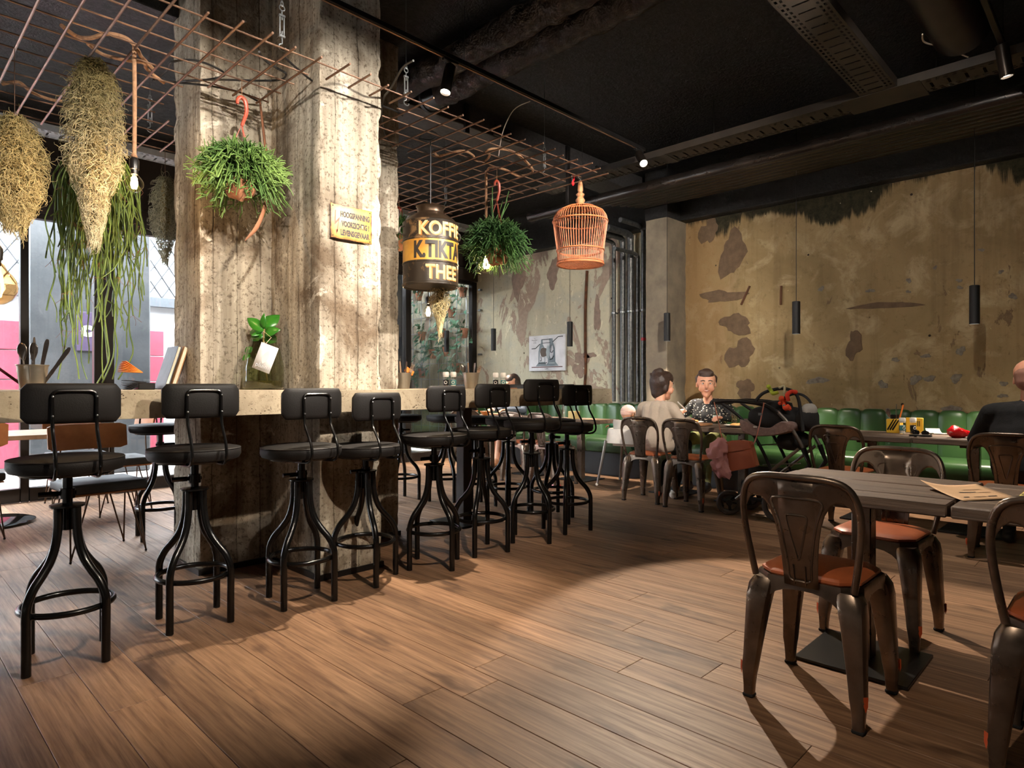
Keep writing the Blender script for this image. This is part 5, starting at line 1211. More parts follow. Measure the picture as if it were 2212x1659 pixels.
person((5.33, .525, 0), -.05, 'bald person in a black sweater, back to the camera at the right picture edge', dict(seat=SEAT, lean=.16, w=1.16, s=1.0, top=BLKW, leg=BLKT, shoe=SHD, hair=hair_shaved, hairm=mk('shaved stubble', S(158, 112, 92), .7), knee=(.42, .14), foot=.34, fy=.14, long=1, turn=-.1, hx=.05,
       armL=((.13, .30, .73), (.40, .20, .775), (1, -.3, 0), (0, 0, -1), .4), armR=((.13, -.30, .73), (.40, -.16, .775), (1, .3, 0), (0, 0, -1), .4)))
person((6.62, 6.34, 0), PI-.05, 'dark haired person with bare legs and tan shoes on the far bench', dict(seat=.478, lean=.08, w=.95, top=DNM, leg=DNM, shoe=SHB, bare=1, hair=hair_long, hairm=HAIRB, knee=(.40, .075), foot=.42, fy=.10, fd=.08, nod=.25,
       armL=((.12, .25, .76), (.34, .15, .775), (1, -.3, 0), (0, 0, -1), .4), armR=((.12, -.25, .76), (.34, -.15, .775), (1, .3, 0), (0, 0, -1), .4)))
# white high chair and the baby in it
PLA = mk('white moulded plastic', S(222, 212, 200), .4); CHR = mk('satin aluminium leg', S(160, 154, 148), .35, .85)
HX, HY = 6.0, 4.03
hc = thing('high_chair', 'white plastic high chair on splayed metal legs beside the cream sweater', 'high chair', (HX, HY, 0), R_(8), None)
m = MB(); secs = []
for k in range(17):
    a = PI*(.28+1.44*k/16); c_, s_ = math.cos(a), math.sin(a); tz = .73 if abs(k-8) < 4 else .73-.10*min(1, (abs(k-8)-3)/3.0)
    secs.append([(.135*c_, .15*s_, .46), (.147*c_, .162*s_, .46), (.172*c_-.01, .185*s_, tz), (.160*c_-.01, .173*s_, tz)])
obj('seat_shell', m.loft(secs), PLA, hc); obj('seat', MB().box((0, 0, .455), (.27, .29, .03), .012, 3), PLA, hc)
m = MB(); n_ = 28; ov = lambda rx, ry, z: [(.03+rx*math.copysign(abs(math.cos(2*PI*k/n_))**.6, math.cos(2*PI*k/n_)), ry*math.copysign(abs(math.sin(2*PI*k/n_))**.6, math.sin(2*PI*k/n_)), z) for k in range(n_)]
m.loft([ov(.235, .245, .47), ov(.242, .252, .475), ov(.225, .232, .615), ov(.215, .222, .63), ov(.205, .212, .615), ov(.222, .232, .475)], caps=False)
obj('skirt', m, PLA, hc); obj('tray', MB().box((.21, 0, .628), (.19, .42, .018), .008, 3), PLA, hc)
for sx in (-1, 1):
    for sy in (-1, 1): l_ = obj('leg', MB().tube([(.03+sx*.205, sy*.205, .50), (.03+sx*.275, sy*.275, .016)], [.017, .013], 12), CHR, hc); obj('foot_cap', MB().ball((.03+sx*.277, sy*.277, .015), .017, 10), PLA, l_)
GRNC = mk('dark green baby top', S(26, 92, 66), .85, 0, S(18, 70, 50), 8)
t_ = NT('striped cotton hat'); z = t_.n('SeparateXYZ', Vector=t_.co('Object')).outputs[2]; w_ = t_.math('SINE', t_.math('MULTIPLY', z, 420)); t_.P(Base_Color=t_.mix(t_.ramp(w_, (.45, 0), (.55, 1)), S(226, 206, 190), S(186, 92, 82)), Roughness=.9); HATM = t_.m
bb = thing('person', 'baby with a striped hat and dark green sleeves in the white high chair', 'person', (HX-.01, HY+.02, 0), R_(-12))
pa = [('top', (0, 0, .52), (.0, 0, .66), .085, .075), ('top', (-.005, -.05, .68), (-.005, .05, .68), .045, .045), ('skin', (0, 0, .70), (.005, 0, .74), .035, .036), ('skin', (.0, 0, .80), (.022, 0, .80), .078, .07), ('skin', (.04, 0, .765), (.045, 0, .76), .042, .036), ('skin', (.088, 0, .788), (.09, 0, .785), .008, .009),
      ('top', (0, .075, .68), (.0, .16, .635), .036, .032), ('top', (0, .16, .635), (-.02, .25, .645), .032, .026), ('skin', (-.02, .25, .645), (-.022, .262, .645), .02, .02), ('top', (0, -.075, .68), (.05, -.13, .655), .036, .032), ('top', (.05, -.13, .655), (.13, -.10, .655), .031, .026), ('skin', (.13, -.10, .655), (.14, -.098, .655), .02, .02)]
for sy in (-1, 1): pa += [('leg', (0, sy*.05, .52), (.14, sy*.07, .51), .05, .042), ('leg', (.14, sy*.07, .51), (.16, sy*.07, .40), .04, .032), ('skin', (.16, sy*.07, .39), (.20, sy*.07, .365), .024, .02), ('skin', (-.0, sy*.074, .79), (-.006, sy*.078, .775), .012, .009)]
for (wx, wy, wz), d in (((-.022, .262, .645), (-.1, 1, 0)), ((.14, -.098, .655), (1, .3, 0))): hand(pa, (wx, wy, wz), d, (0, 0, -1), .5, .5, 1)
obj('body', dress(fuse(pa, .006, 3), pa, [SKIN, GRNC, GRNC], ['skin', 'top', 'leg']), None, bb)
m = MB().ball((.004, 0, .812), (.087, .083, .082), 28); m.f = [f for f in m.f if sum(m.v[i][2] for i in f)/len(f) > .775+.05*max(0, sum(m.v[i][0] for i in f)/len(f)/.08)]; m.mi = [0]*len(m.f)
o = obj('hat', m, HATM, bb); o.modifiers.new('thickness', 'SOLIDIFY').thickness = .004
for sy in (-1, 1): e = obj('eye', MB().ball((.086, sy*.026, .803), .0085, 10), EYEW, bb); obj('iris', MB().ball((.0925, sy*.026, .803), .004, 8), IRIS, e)
obj('mouth', MB().tube([(.078, -.014, .757), (.085, 0, .755), (.078, .014, .757)], .0035, 6), LIP, bb)
# ================================================================ STROLLER
SX = 5.15
def sp_(px, py, dx=0): p = at(px, py, X=SX); p.x += dx; return p
STR = thing('stroller', 'black baby stroller with grey frame and fleece seat behind the near table', 'stroller', (SX+.2, 2.3, 0)); O_ = Matrix.Translation(-STR.location)
def spart(name, m, mat, par=None, ang=38): return obj(name, m.xf(O_), mat, par or STR, ang=ang)
FRG = mk('grey stroller tube', S(120, 112, 104), .35, .7); SOFT = mk('black padded cloth', S(20, 19, 20), .85, 0, S(30, 28, 28), 7, (60, .4)); FLC = mk('rosy grey fleece', S(150, 126, 118), .95, 0, S(124, 102, 96), 40, (120, 1.0))
TY = mk('tyre rubber', S(66, 58, 52), .8)
W2 = .36
for dx in (0, W2):
    spart('frame_tube', MB().tube(cat([sp_(1541, 869, dx), sp_(1572, 866, dx), sp_(1620, 869, dx), sp_(1655, 877, dx), sp_(1682, 892, dx)], 4), .016, 10), SATIN)
    spart('frame_tube', MB().tube(cat([sp_(1680, 890, dx), sp_(1703, 915, dx), sp_(1722, 945, dx), sp_(1737, 972, dx)], 4), .015, 10), FRG)
    spart('frame_tube', MB().tube([sp_(1735, 968, dx), sp_(1749, 1005, dx), Vector((SX+dx+.01, 2.03, .17))], [.022, .018, .016], 10), SATIN)
    spart('frame_tube', MB().tube(cat([sp_(1560, 872, dx), sp_(1585, 890, dx), sp_(1608, 912, dx), sp_(1640, 960, dx), sp_(1668, 1020, dx), sp_(1690, 1075, dx)], 4), .013, 10), SATIN)
    spart('frame_tube', MB().tube([sp_(1725, 970, dx), sp_(1650, 1030, dx), sp_(1590, 1078, dx)], .013, 10), FRG)
spart('handle', MB().tube(cat([sp_(1541, 869), sp_(1538, 870, .03), sp_(1537, 870, .2), sp_(1538, 870, W2-.03), sp_(1541, 869, W2)], 4), .019, 12), mk('handle foam', S(18, 17, 17), .8))
for a, b in (((1636, 962), (1668, 964)), ((1648, 1004), (1692, 1010))): spart('cross_rod', MB().tube([sp_(*a, 0), sp_(*b, W2)], .005, 7), GALV)
# seat: padded tub, fleece, head rest
def lump(px0, py0, px1, py1, dx0, dx1, n=18, pw=.5, seed=0, amp=.06):
    a, b = sp_(px0, py0), sp_(px1, py1); c = (a+b)/2; c.x = SX+(dx0+dx1)/2; r = (abs(dx1-dx0)/2, abs(a.y-b.y)/2, abs(a.z-b.z)/2)
    m = MB().ball((0, 0, 0), 1, n); out = []
    for q in m.v:
        q = Vector(q); k = 1+amp*noise.noise(q*2.6+Vector((seed, 0, 0))); f = lambda x: math.copysign(abs(x)**(1-pw*.55), x)
        out.append((c.x+r[0]*f(q.x)*k, c.y+r[1]*f(q.y)*k, c.z+r[2]*f(q.z)*k))
    m.v = out; return m
spart('seat_tub', lump(1603, 876, 1722, 936, .0, W2, 26, .5, 1), SOFT)
m = MB(); rows = [[sp_(px, py, dx) for px, py in ((1601, 905), (1604, 930), (1628, 941), (1660, 942), (1690, 938), (1714, 930), (1716, 914), (1690, 910), (1665, 924), (1630, 920))] for dx in (-.03, -.012, .15, W2*.8, W2+.02)]
rows[0] = [q+(Vector((0, sp_(1660, 928).y, sp_(1660, 928).z))-Vector((0, q.y, q.z)))*.14 for q in rows[0]]
bl = spart('fleece_liner', m.loft([cat(r, 3, True) for r in rows]), FLC); spart('label_tag', MB().box(sp_(1635, 922, -.034), (.004, .03, .014), .001, 1), PLA, bl)
spart('foot_bag', lump(1664, 932, 1728, 978, .03, W2-.03, 20, .4, 3), SOFT); spart('head_rest', lump(1717, 872, 1743, 906, .06, W2-.06, 18, .2, 4), mk('pale grey jersey', S(176, 170, 162), .9)); spart('seat_back', lump(1705, 884, 1746, 936, .03, W2-.03, 20, .4, 5), SOFT)
spart('canopy_arc', MB().tube(cat([sp_(1628, 872, .0), sp_(1643, 851, .03), sp_(1668, 841, .06), sp_(1694, 841, .08), sp_(1714, 856, .08), sp_(1725, 895, .05), sp_(1735, 932, .0)], 5), .013, 10).tube(cat([sp_(1640, 876, W2), sp_(1655, 862, W2), sp_(1676, 852, W2), sp_(1700, 856, W2), sp_(1720, 880, W2), sp_(1735, 932, W2)], 5), .011, 10), SOFT)
spart('canopy_cloth', lump(1634, 866, 1690, 900, .05, W2-.04, 20, .4, 6, .16), SOFT)
for k, (y, dx, r, yaw) in enumerate(((2.49, .05, .105, .5), (2.47, .40, .105, .2), (2.06, .02, .135, 0), (2.06, .40, .135, 0))):
    c = Vector((SX+dx, y, r+.004)); R = Matrix.Rotation(yaw, 3, 'Z'); m = MB().tube([c+R @ Vector((0, (r-.02)*math.cos(2*PI*q/32), (r-.02)*math.sin(2*PI*q/32))) for q in range(32)], .021, 10, True)
    w_ = spart('wheel', m, TY); h = MB().tube([c+R @ Vector((-.02, 0, 0)), c+R @ Vector((.02, 0, 0))], .026, 14).tube([c+R @ Vector((0, (r-.032)*math.cos(2*PI*q/32), (r-.032)*math.sin(2*PI*q/32))) for q in range(32)], .011, 8, True)
    for q in range(3): a = 2*PI*q/3+.4; h.tube([c, c+R @ Vector((0, (r-.03)*math.cos(a), (r-.03)*math.sin(a)))], .012, 8)
    spart('rim', h, SATIN, w_)
spart('axle', MB().tube([(SX+.05, 2.49, .11), (SX+.10, 2.44, .17), (SX+.32, 2.44, .17), (SX+.40, 2.47, .11)], .014, 10).tube([(SX+.0, 2.06, .14), (SX+.42, 2.06, .14)], .012, 10), SATIN)
spart('chassis', MB().tube([(SX+.08, 2.44, .17), (SX+.06, 2.08, .15)], .014, 10).tube([(SX+.34, 2.44, .17), (SX+.36, 2.08, .15)], .014, 10).box((SX+.2, 2.22, .26), (.28, .36, .10), .03, 3), SOFT)
# bag, scarf and toys hang on it
TANB = mk('tan bag leather', S(182, 104, 72), .5, 0, S(160, 86, 58), 5, (80, .2))
bx = -.07; c = sp_(1611, 985, bx)
def bpt(px, py, dx): return sp_(px, py, bx+dx)-c
front = [(1578, 955), (1590, 951), (1610, 950), (1628, 953), (1631, 960), (1643, 1004), (1640, 1007), (1614, 1012), (1588, 1017), (1584, 1014)]
m = MB().loft([[bpt(1611+(x-1611)*f, 984+(y-984)*f, d) for x, y in front] for f, d in ((.90, -.022), (.985, -.018), (1, -.006), (1, .05), (.95, .058))])
bag = solid('shoulder_bag', m, TANB, 'tan leather shoulder bag hanging from the stroller handle', 'bag', None, c)
obj('flap', MB().loft([[bpt(x, y, d) for x, y in ((1578, 954), (1592, 950), (1610, 949), (1629, 952), (1634, 966), (1612, 971), (1580, 976))] for d in (-.030, -.024)]), TANB, bag)
for pts in ([(1553, 868), (1560, 905), (1568, 942), (1578, 958)], [(1660, 870), (1656, 885), (1648, 922), (1640, 950), (1633, 962)]): obj('strap', MB().tube(cat([bpt(x, y, -.005-.012*(i == 0)) for i, (x, y) in enumerate(pts)], 4), .010, 8, flat=.3), TANB, bag)
obj('buckle', MB().box(bpt(1652, 894, -.02), (.008, .03, .02), .003, 1), GALV, bag)
PNK = mk('dusty pink scarf', S(206, 150, 146), .95, 0, S(184, 124, 124), 6, (16, .7)); c = sp_(1566, 985, -.09); m = MB(); vs = []; fs = []
prof = [(1568, 946, 6), (1568, 955, 14), (1562, 972, 21), (1560, 985, 20), (1567, 992, 15), (1566, 1004, 17), (1572, 1018, 16), (1575, 1029, 13)]; n_ = 26
P_ = cat([(a, b, w_) for a, b, w_ in prof], 3)
for q in P_:
    for k in range(n_):
        a = 2*PI*k/n_; f = 1+.22*math.sin(5*a+q.y*.11)+.12*math.sin(9*a-q.y*.2); w_ = q.z*.0042*f; b = sp_(q.x, q.y, -.09)
        vs.append((b.x+math.cos(a)*w_*.55-c.x, b.y+math.sin(a)*w_-c.y, b.z-c.z+.012*math.sin(3*a+q.x)))
m.add(vs, [(i*n_+k, i*n_+(k+1) % n_, (i+1)*n_+(k+1) % n_, (i+1)*n_+k) for i in range(len(P_)-1) for k in range(n_)]+[tuple(range(n_)), tuple((len(P_)-1)*n_+k for k in range(n_))])
solid('scarf', m, PNK, 'crumpled dusty pink scarf tied beside the tan bag', 'scarf', None, c, None, 80)
for nm, lab, colr, pts, r in (('plush_worm', 'lime green plush worm coiled on the stroller arc', S(164, 176, 48), [(1658, 835), (1662, 845), (1670, 850), (1680, 847)], .016), ('plush_worm', 'red plush worm on the right of the stroller arc', S(214, 60, 36), [(1716, 847), (1706, 846), (1700, 853), (1702, 866)], .017),
        ('plush_toy', 'orange plush animal dangling from the stroller arc', S(220, 78, 40), [(1686, 861), (1690, 872), (1697, 882), (1704, 876)], .021), ('plush_ring', 'pale plush ring tied on top of the stroller arc', S(196, 186, 150), [(1682, 837), (1690, 834), (1694, 842), (1692, 852)], .009)):
    c = sp_(*pts[0], .02); P_ = cat([sp_(*q, .02+.02*math.sin(i*2))-c for i, q in enumerate(pts)], 4); t = solid(nm, MB().tube(P_, [r*(.75+.25*math.sin(3.1*i/len(P_))) for i in range(len(P_))], 10).ball(P_[0], r*1.1, 10), mk(nm+lab[:6], colr, .9), lab, 'plush toy', 'plush toys on the stroller' , c)
    if nm == 'plush_toy': obj('limb', MB().ball(P_[2]+Vector((-.01, .02, -.02)), .016, 8).ball(P_[-1]+Vector((-.01, -.005, -.025)), .016, 8).ball(P_[4]+Vector((0, 0, .03)), .017, 8), D.materials[nm+lab[:6]], t); obj('ribbon', MB().box(P_[6]+Vector((-.02, 0, .0)), (.008, .016, .03), .003, 1), mk('teal ribbon', S(60, 150, 140), .8), t)

# ================================================================ THINGS ON THE COUNTER
BT = 1.0790
ZINC = NT('ribbed zinc'); v = ZINC.co('Object'); ZINC.P(Base_Color=ZINC.mix(ZINC.noise(v, 14, 4), S(150, 140, 124), S(186, 176, 160)), Metallic=.9, Roughness=.36); ZINC = ZINC.m
STL = mk('cutlery steel', S(150, 142, 134), .28, .95, S(120, 112, 106), 20); STW = mk('worn wooden handle', S(150, 120, 92), .6, 0, S(110, 84, 62), 12)
def bucket(x, y, s, label, seam=True):
    t = thing('zinc_bucket', label, 'bucket', (x, y, BT), 0, 'zinc cutlery buckets'); pr = [(.001, .001), (.042, .001), (.0425, .004)]
    for q in range(1, 13): pr.append((.0425+.0125*q/13+(.0012 if q in (6, 8, 10) else 0), .105*q/13))
    pr += [(.0555, .105), (.058, .107), (.058, .110), (.0545, .110), (.042, .008), (.001, .008)]
    obj('body', MB().lathe([(a*s, b*s) for a, b in pr], 36, cap=False), ZINC, t)
    a = -1.9; obj('seam', MB().tube([(.043*s*math.cos(a), .043*s*math.sin(a), .004), (.0558*s*math.cos(a), .0558*s*math.sin(a), .104*s)], .0016, 5), ZINC, t); return t
def cutlery(kind, x, y, z, az, tilt, label, L=.19, mat=None, spin=0):
    m = MB(); mat = mat or STL
    if kind == 'knife': m.loft([[(a*w_, t_*.5, z_) for a, t_ in ((-1, -.002), (1, -.002), (1, .002), (-1, .002))] for z_, w_ in ((0, .006), (.09, .008), (.10, .007), (L-.02, .0095), (L-.003, .006), (L, .001))])
    elif kind == 'spoon': m.tube([(0, 0, 0), (0, 0, .12)], .004, 6, flat=.5).loft([[(w_*math.cos(q*PI/6), .006*math.sin(q*PI/6)-.003+w_*.1, z_) for q in range(12)] for z_, w_ in ((.118, .004), (.13, .012), (.15, .020), (.168, .021), (.182, .015), (.19, .003))])
    elif kind == 'fork':
        m.tube([(0, 0, 0), (0, 0, .12)], .004, 6, flat=.5).box((0, 0, .132), (.024, .003, .026), .001, 1)
        for q in (-1.5, -.5, .5, 1.5): m.tube([(q*.0065, 0, .143), (q*.0068, .003, .19)], [.0022, .0012], 5)
    else: m.box((0, 0, L/2), (.012, .004, L), .0015, 1)
    M_ = Matrix.Rotation(az, 4, 'Z') @ Matrix.Rotation(tilt, 4, 'Y') @ Matrix.Rotation(spin, 4, 'Z'); m.xf(M_)
    return solid(kind, m, mat, label, 'cutlery', 'cutlery in the zinc buckets', (x, y, z))
b1_ = (.517, 3.30); bucket(*b1_, 1, 'large ribbed zinc bucket of cutlery at the left end of the counter')
for kd, ox, oy, az, ti, lab, kw in [('spoon', -.018, .012, 2.4, .12, 'upright spoon at the left of the big zinc bucket', {}), ('fork', -.004, -.012, -1.2, .05, 'fork with upright tines at the front of the big zinc bucket', {}), ('knife', .006, .014, 1.0, .03, 'tall dark knife in the middle of the big zinc bucket', dict(L=.215)),
      ('knife', .018, .004, -.6, .18, 'knife leaning slightly right in the big zinc bucket', dict(L=.21)), ('spoon', .004, -.004, -.9, .0, 'second spoon in the big zinc bucket behind the fork', {}), ('knife', .024, -.012, -.75, .62, 'knife leaning far right out of the big zinc bucket', dict(L=.21)), ('stick', -.02, -.006, 2.35, .95, 'dark red folded napkin end leaning left out of the big zinc bucket', dict(L=.14, mat=mk('maroon', S(96, 30, 40), .7)))]:
    cutlery(kd, b1_[0]+ox, b1_[1]+oy, BT+.012, az, ti, lab, **kw)
bucket(2.95, 4.05, 1.12, 'smaller zinc bucket of cutlery just right of the pillar'); bucket(3.50, 3.88, 1.18, 'zinc bucket of cutlery in front of the plant window')
for (bx_, by_), nm in (((2.95, 4.05), 'bucket right of the pillar'), ((3.50, 3.88), 'bucket before the plant window')):
    for k in range(6): cutlery(('knife', 'stick', 'spoon', 'stick', 'knife', 'fork')[k], bx_+.02*math.cos(k*1.1), by_+.02*math.sin(k*1.1), BT+.012, k*1.05+.4, .12+.09*(k % 3), ['pale knife standing in the ', 'wooden stick in the ', 'spoon standing in the ', 'wooden stick leaning in the ', 'second knife in the ', 'fork standing in the '][k]+nm, .20, STW if k % 2 else STL)
NAPO = mk('orange napkin', S(236, 140, 56), .9, 0, S(214, 112, 38), 8); NAPK = mk('black napkin', S(30, 28, 30), .9)
for nm, x, y, mt, a0, lab, z in (('napkin_fan', 1.18, 4.22, NAPO, 2.5, 'fan of folded orange paper napkins by the leaning menus', .10), ('napkin_fan', 1.20, 4.22, NAPK, 3.05, 'fan of black paper napkins under the orange ones', .045)):
    t = thing(nm, lab, 'napkins', (x, y, BT+z))
    for k in range(7): a = a0+.10*k; obj('napkin', MB().box((.055*math.cos(a)*1.0, 0, .055*math.sin(a)), (.11, .09, .003), .001, 1, Matrix.Rotation(-a, 3, 'Y')), mt, t)
solid('napkin_box', MB().box((0, 0, .02), (.09, .10, .04), .004, 1), SATIN, 'small black holder under the paper napkins', 'holder', None, (1.20, 4.22, BT))
solid('napkin_sheet', MB().box((0, 0, 0), (.08, .02, .04), .004, 1, Matrix.Rotation(.5, 3, 'Y')), NAPO, 'yellow napkin corner poking from the bucket right of the pillar', 'napkin', None, (3.0, 4.04, BT+.135))
for k, (x, mt, lab, th) in enumerate(((1.275, mk('slate cover', S(96, 106, 118), .5, 0, S(70, 80, 92), 6), 'grey covered menu book leaning on the pillar', .018), (1.312, mk('kraft board', S(176, 132, 88), .7, 0, S(150, 108, 70), 6), 'brown board book leaning behind the grey menu', .022))):
    t = thing('menu_book', lab, 'book', (x, 4.18, BT), 0, 'menus leaning on the pillar'); R = Matrix.Rotation(.30, 3, 'Y')
    for dx in (-th/2, th/2): obj('cover', MB().box(R @ Vector((dx, 0, .137)), (.003, .19, .265), .001, 1, R), mt, t)
    obj('pages', MB().box(R @ Vector((0, .003, .137)), (th-.003, .18, .258), 0, 1, R), mk('page block', S(226, 214, 190), .8) if k == 0 else D.materials['page block'], t)
m = MB().box((0, 0, .008), (.10, .06, .014), .005, 2, .4).box((-.01, .01, .021), (.07, .04, .012), .005, 2, .9); solid('folded_cloth', m, D.materials['maroon'], 'dark red folded cloth at the left end of the counter', 'cloth', None, (.345, 3.33, BT))
# bottle vase with a cutting, and its tag
GREENG = glass('greenish bottle glass', (.70, .74, .58, 1), .02, 1.8); VX, VY = 1.695, 3.715
vz = thing('bottle_vase', 'wide necked green glass bottle vase with a leafy cutting by the pillar recess', 'vase', (VX, VY, BT))
pr = [(.001, .004), (.104, .003), (.114, .012), (.116, .03), (.116, .125), (.112, .15), (.105, .19), (.096, .235), (.080, .268), (.074, .29), (.077, .302), (.074, .303), (.071, .29)]
obj('glass', MB().lathe(pr, 40, cap=False), GREENG, vz)
t_ = NT('murky water'); t_.P(Base_Color=S(74, 64, 30), Roughness=.08, Alpha=.82); obj('water', MB().lathe([(.001, .009), (.108, .009), (.112, .02), (.112, .052), (.001, .053)], 36, cap=False), t_.m, vz)
LEAFG = mk('glossy leaf', S(58, 128, 34), .3, 0, S(34, 92, 24), 6); STEMW = mk('woody stem', S(150, 128, 88), .7)
pl_ = thing('leafy_cutting', 'glossy green leafy cutting standing in the bottle vase', 'plant', (VX, VY, BT))
obj('stem', MB().tube(cat([(.03, .01, .03), (.01, 0, .15), (.0, 0, .29), (.005, 0, .36)], 5), .005, 7).tube(cat([(-.02, .02, .03), (-.03, 0, .12), (-.06, -.03, .21)], 4), .003, 6), STEMW, pl_)
rt = MB()
for k in range(14): a = k*.9; rt.tube(cat([(.02, .01, .05), (.05*math.cos(a), .05*math.sin(a), .04), (.09*math.cos(a+.4), .09*math.sin(a+.4), .022)], 3), .0015, 4)
obj('roots', rt, mk('root', S(150, 110, 60), .8), pl_)
def cam_d(r, u): return (CT*0+ST*r, -CT*r, u)                           # right of the picture, up
for k, (r0, u0, r, u, w_) in enumerate([(.005, .36, .075, .10, .048), (0, .35, -.105, .085, .034), (0, .36, .0, .085, .02), (-.005, .34, -.10, .015, .032), (0, .35, -.055, .03, .036), (.005, .33, .085, .03, .032), (.005, .32, .075, -.03, .036), (0, .32, -.09, -.015, .030), (-.02, .33, -.045, -.005, .014), (.01, .35, .035, .05, .012), (-.075, .22, -.03, .035, .026), (-.08, .21, -.04, -.03, .018)]):
    m = MB(); b = Vector(cam_d(r0, u0)); leaf_blade(m, b, b+Vector(cam_d(r, u))+Vector((-.02, -.03, 0))*(k % 3-1), w_, (-CT, -ST, .35)); o = obj('leaf', m, LEAFG, pl_, ang=0); o.modifiers.new('thickness', 'SOLIDIFY').thickness = .0012
tg = thing('paper_tag', 'white paper tag reading pluim hung on the bottle vase', 'tag', (VX-.062, VY-.128, BT+.262)); cr = Vector((ST, -CT, 0)); up = Vector((0, 0, 1)); fw = Vector((-CT, -ST, 0))
ca, sa = math.cos(-.365), math.sin(-.365); ux = cr*ca+up*sa; uy = -cr*sa+up*ca
def tp(x, y, d=0): return tuple(ux*x+uy*y+fw*d)
m = MB(); m.add([tp(-.012, .008), tp(.093, .008), tp(.093, -.148), tp(-.012, -.148)]+[tp(-.012, .008, -.001), tp(.093, .008, -.001), tp(.093, -.148, -.001), tp(-.012, -.148, -.001)], [(0, 1, 2, 3), (7, 6, 5, 4), (0, 4, 5, 1), (1, 5, 6, 2), (2, 6, 7, 3), (3, 7, 4, 0)])
obj('card', m, mk('white card', S(236, 236, 240), .7), tg, ang=0)
m = MB(); n_ = 14; L_ = [(.040+.018*math.sin(PI*k/n_)**.8-.004+.010*(k/n_), -.105+.082*k/n_) for k in range(n_+1)]+[(.040-.018*math.sin(PI*k/n_)**.8-.004+.010*(k/n_), -.105+.082*k/n_) for k in range(n_-1, 0, -1)]
m.add([tp(x, y, .0008) for x, y in L_], [tuple(range(len(L_)))]); obj('leaf_emblem', m, mk('pale peach print', S(238, 222, 212), .7), tg, ang=0)
vs, fs = letters('pluim', -.006); xs = max(q[0] for q in vs); m = MB(); m.add([tp(.0+x*.078/xs, -.13+y*.036, .0008) for x, y, _ in vs], fs); obj('lettering', m, mk('pale grey print', S(206, 206, 212), .7), tg, ang=0)
obj('string', MB().tube([tp(.012, .0, .002), tp(.02, .05, -.03), tuple(Vector((.06, .128, .085)))], .0012, 4), mk('twine', S(214, 196, 160), .9), tg)
# grinders and brown menus
CLR = glass('clear grinder glass', (.97, .97, .95, 1), .03, 1.6); PEPP = mk('peppercorns', S(52, 40, 34), .8, 0, S(92, 74, 58), 60); SALT = mk('salt', S(232, 226, 214), .8); CAPP = mk('clear plastic cap', S(226, 220, 210), .25); LBL = mk('teal paper label', S(70, 130, 128), .6)
def grinder(p, salt, label, lab=True):
    t = thing('grinder', label, 'spice grinder', p, 0, 'glass spice grinders'); obj('jar', MB().lathe([(.001, .001), (.021, .001), (.022, .006), (.022, .085), (.019, .093)], 18, cap=False), CLR, t)
    obj('filling', MB().lathe([(.001, .004), (.0195, .004), (.0195, .07), (.001, .074)], 16, cap=False), SALT if salt else PEPP, t)
    obj('cap', MB().lathe([(.019, .092), (.023, .094), (.023, .104), (.025, .106), (.025, .124), (.021, .132), (.001, .132)], 16, cap=False), CAPP, t)
    if lab:
        obj('label', MB().lathe([(.0223, .03), (.0223, .07)], 18, cap=False), LBL if salt else SATIN, t)
        f = Vector((-CT, -ST, 0)); u = f.cross(Vector((0, 0, 1))); obj('ring_mark', MB().tube([f*.0235+u*.0105*math.cos(q*PI/8)+Vector((0, 0, .05+.0105*math.sin(q*PI/8))) for q in range(16)], .0022, 5, True), SALT, t)
grinder((3.235, 3.88, BT), 0, 'pepper grinder with dark label, left one beside the counter bucket'); grinder((3.285, 3.85, BT), 1, 'salt grinder with teal label and ring mark on the counter')
grinder((3.70, 3.80, BT), 0, 'pepper grinder at the right of the counter, before the pale wall'); grinder((3.76, 3.77, BT), 1, 'salt grinder at the right of the counter, before the pale wall')
BRM = mk('brown menu card', S(150, 92, 62), .6)
for x, y, a, lab in ((3.62, 3.62, .3, 'brown menu card lying on the counter beside the grinders'), (4.08, 3.24, .1, 'brown menu card lying near the far end of the counter')): solid('menu_card', MB().box((0, 0, .004), (.21, .13, .007), .002, 1, a), BRM, lab, 'menu', 'brown menu cards', (x, y, BT))

# ================================================================ THINGS ON THE TABLES
KR = mk('kraft paper', S(206, 170, 132), .85, 0, S(192, 154, 116), 5); INK2 = mk('dark print', S(48, 38, 32), .8)
def sheet(pts, z, mat, name, label, cat_, curl=0):
    P = [at(px, py, Z=z) for px, py in pts]; c = sum(P, Vector())/4; m = MB(); n = 10; vs = []
    for i in range(n+1):
        for j in range(n+1):
            u, v_ = i/n, j/n; p = (P[0]*(1-u)+P[1]*u)*(1-v_)+(P[3]*(1-u)+P[2]*u)*v_; vs.append(p-c+Vector((0, 0, curl*((1-u)**3*(1-v_)**2+(1-v_)*u*u*.3))))
    m.add(vs, [(i*(n+1)+j, (i+1)*(n+1)+j, (i+1)*(n+1)+j+1, i*(n+1)+j+1) for i in range(n) for j in range(n)])
    o = solid(name, m, mat, label, cat_, None, c, None, 60); o.modifiers.new('thickness', 'SOLIDIFY').thickness = .0008
    def q(u, v_): p = (P[0]*(1-u)+P[1]*u)*(1-v_)+(P[3]*(1-u)+P[2]*u)*v_; return p-c+Vector((0, 0, curl*((1-u)**3*(1-v_)**2+(1-v_)*u*u*.3)+.0014))
    return o, q
o, q = sheet([(1988, 1052), (2108, 1050), (2200, 1076), (2082, 1082)], TZ+.003, KR, 'menu_sheet', 'kraft paper menu sheet lying across the seam of the near tables', 'menu', .028)
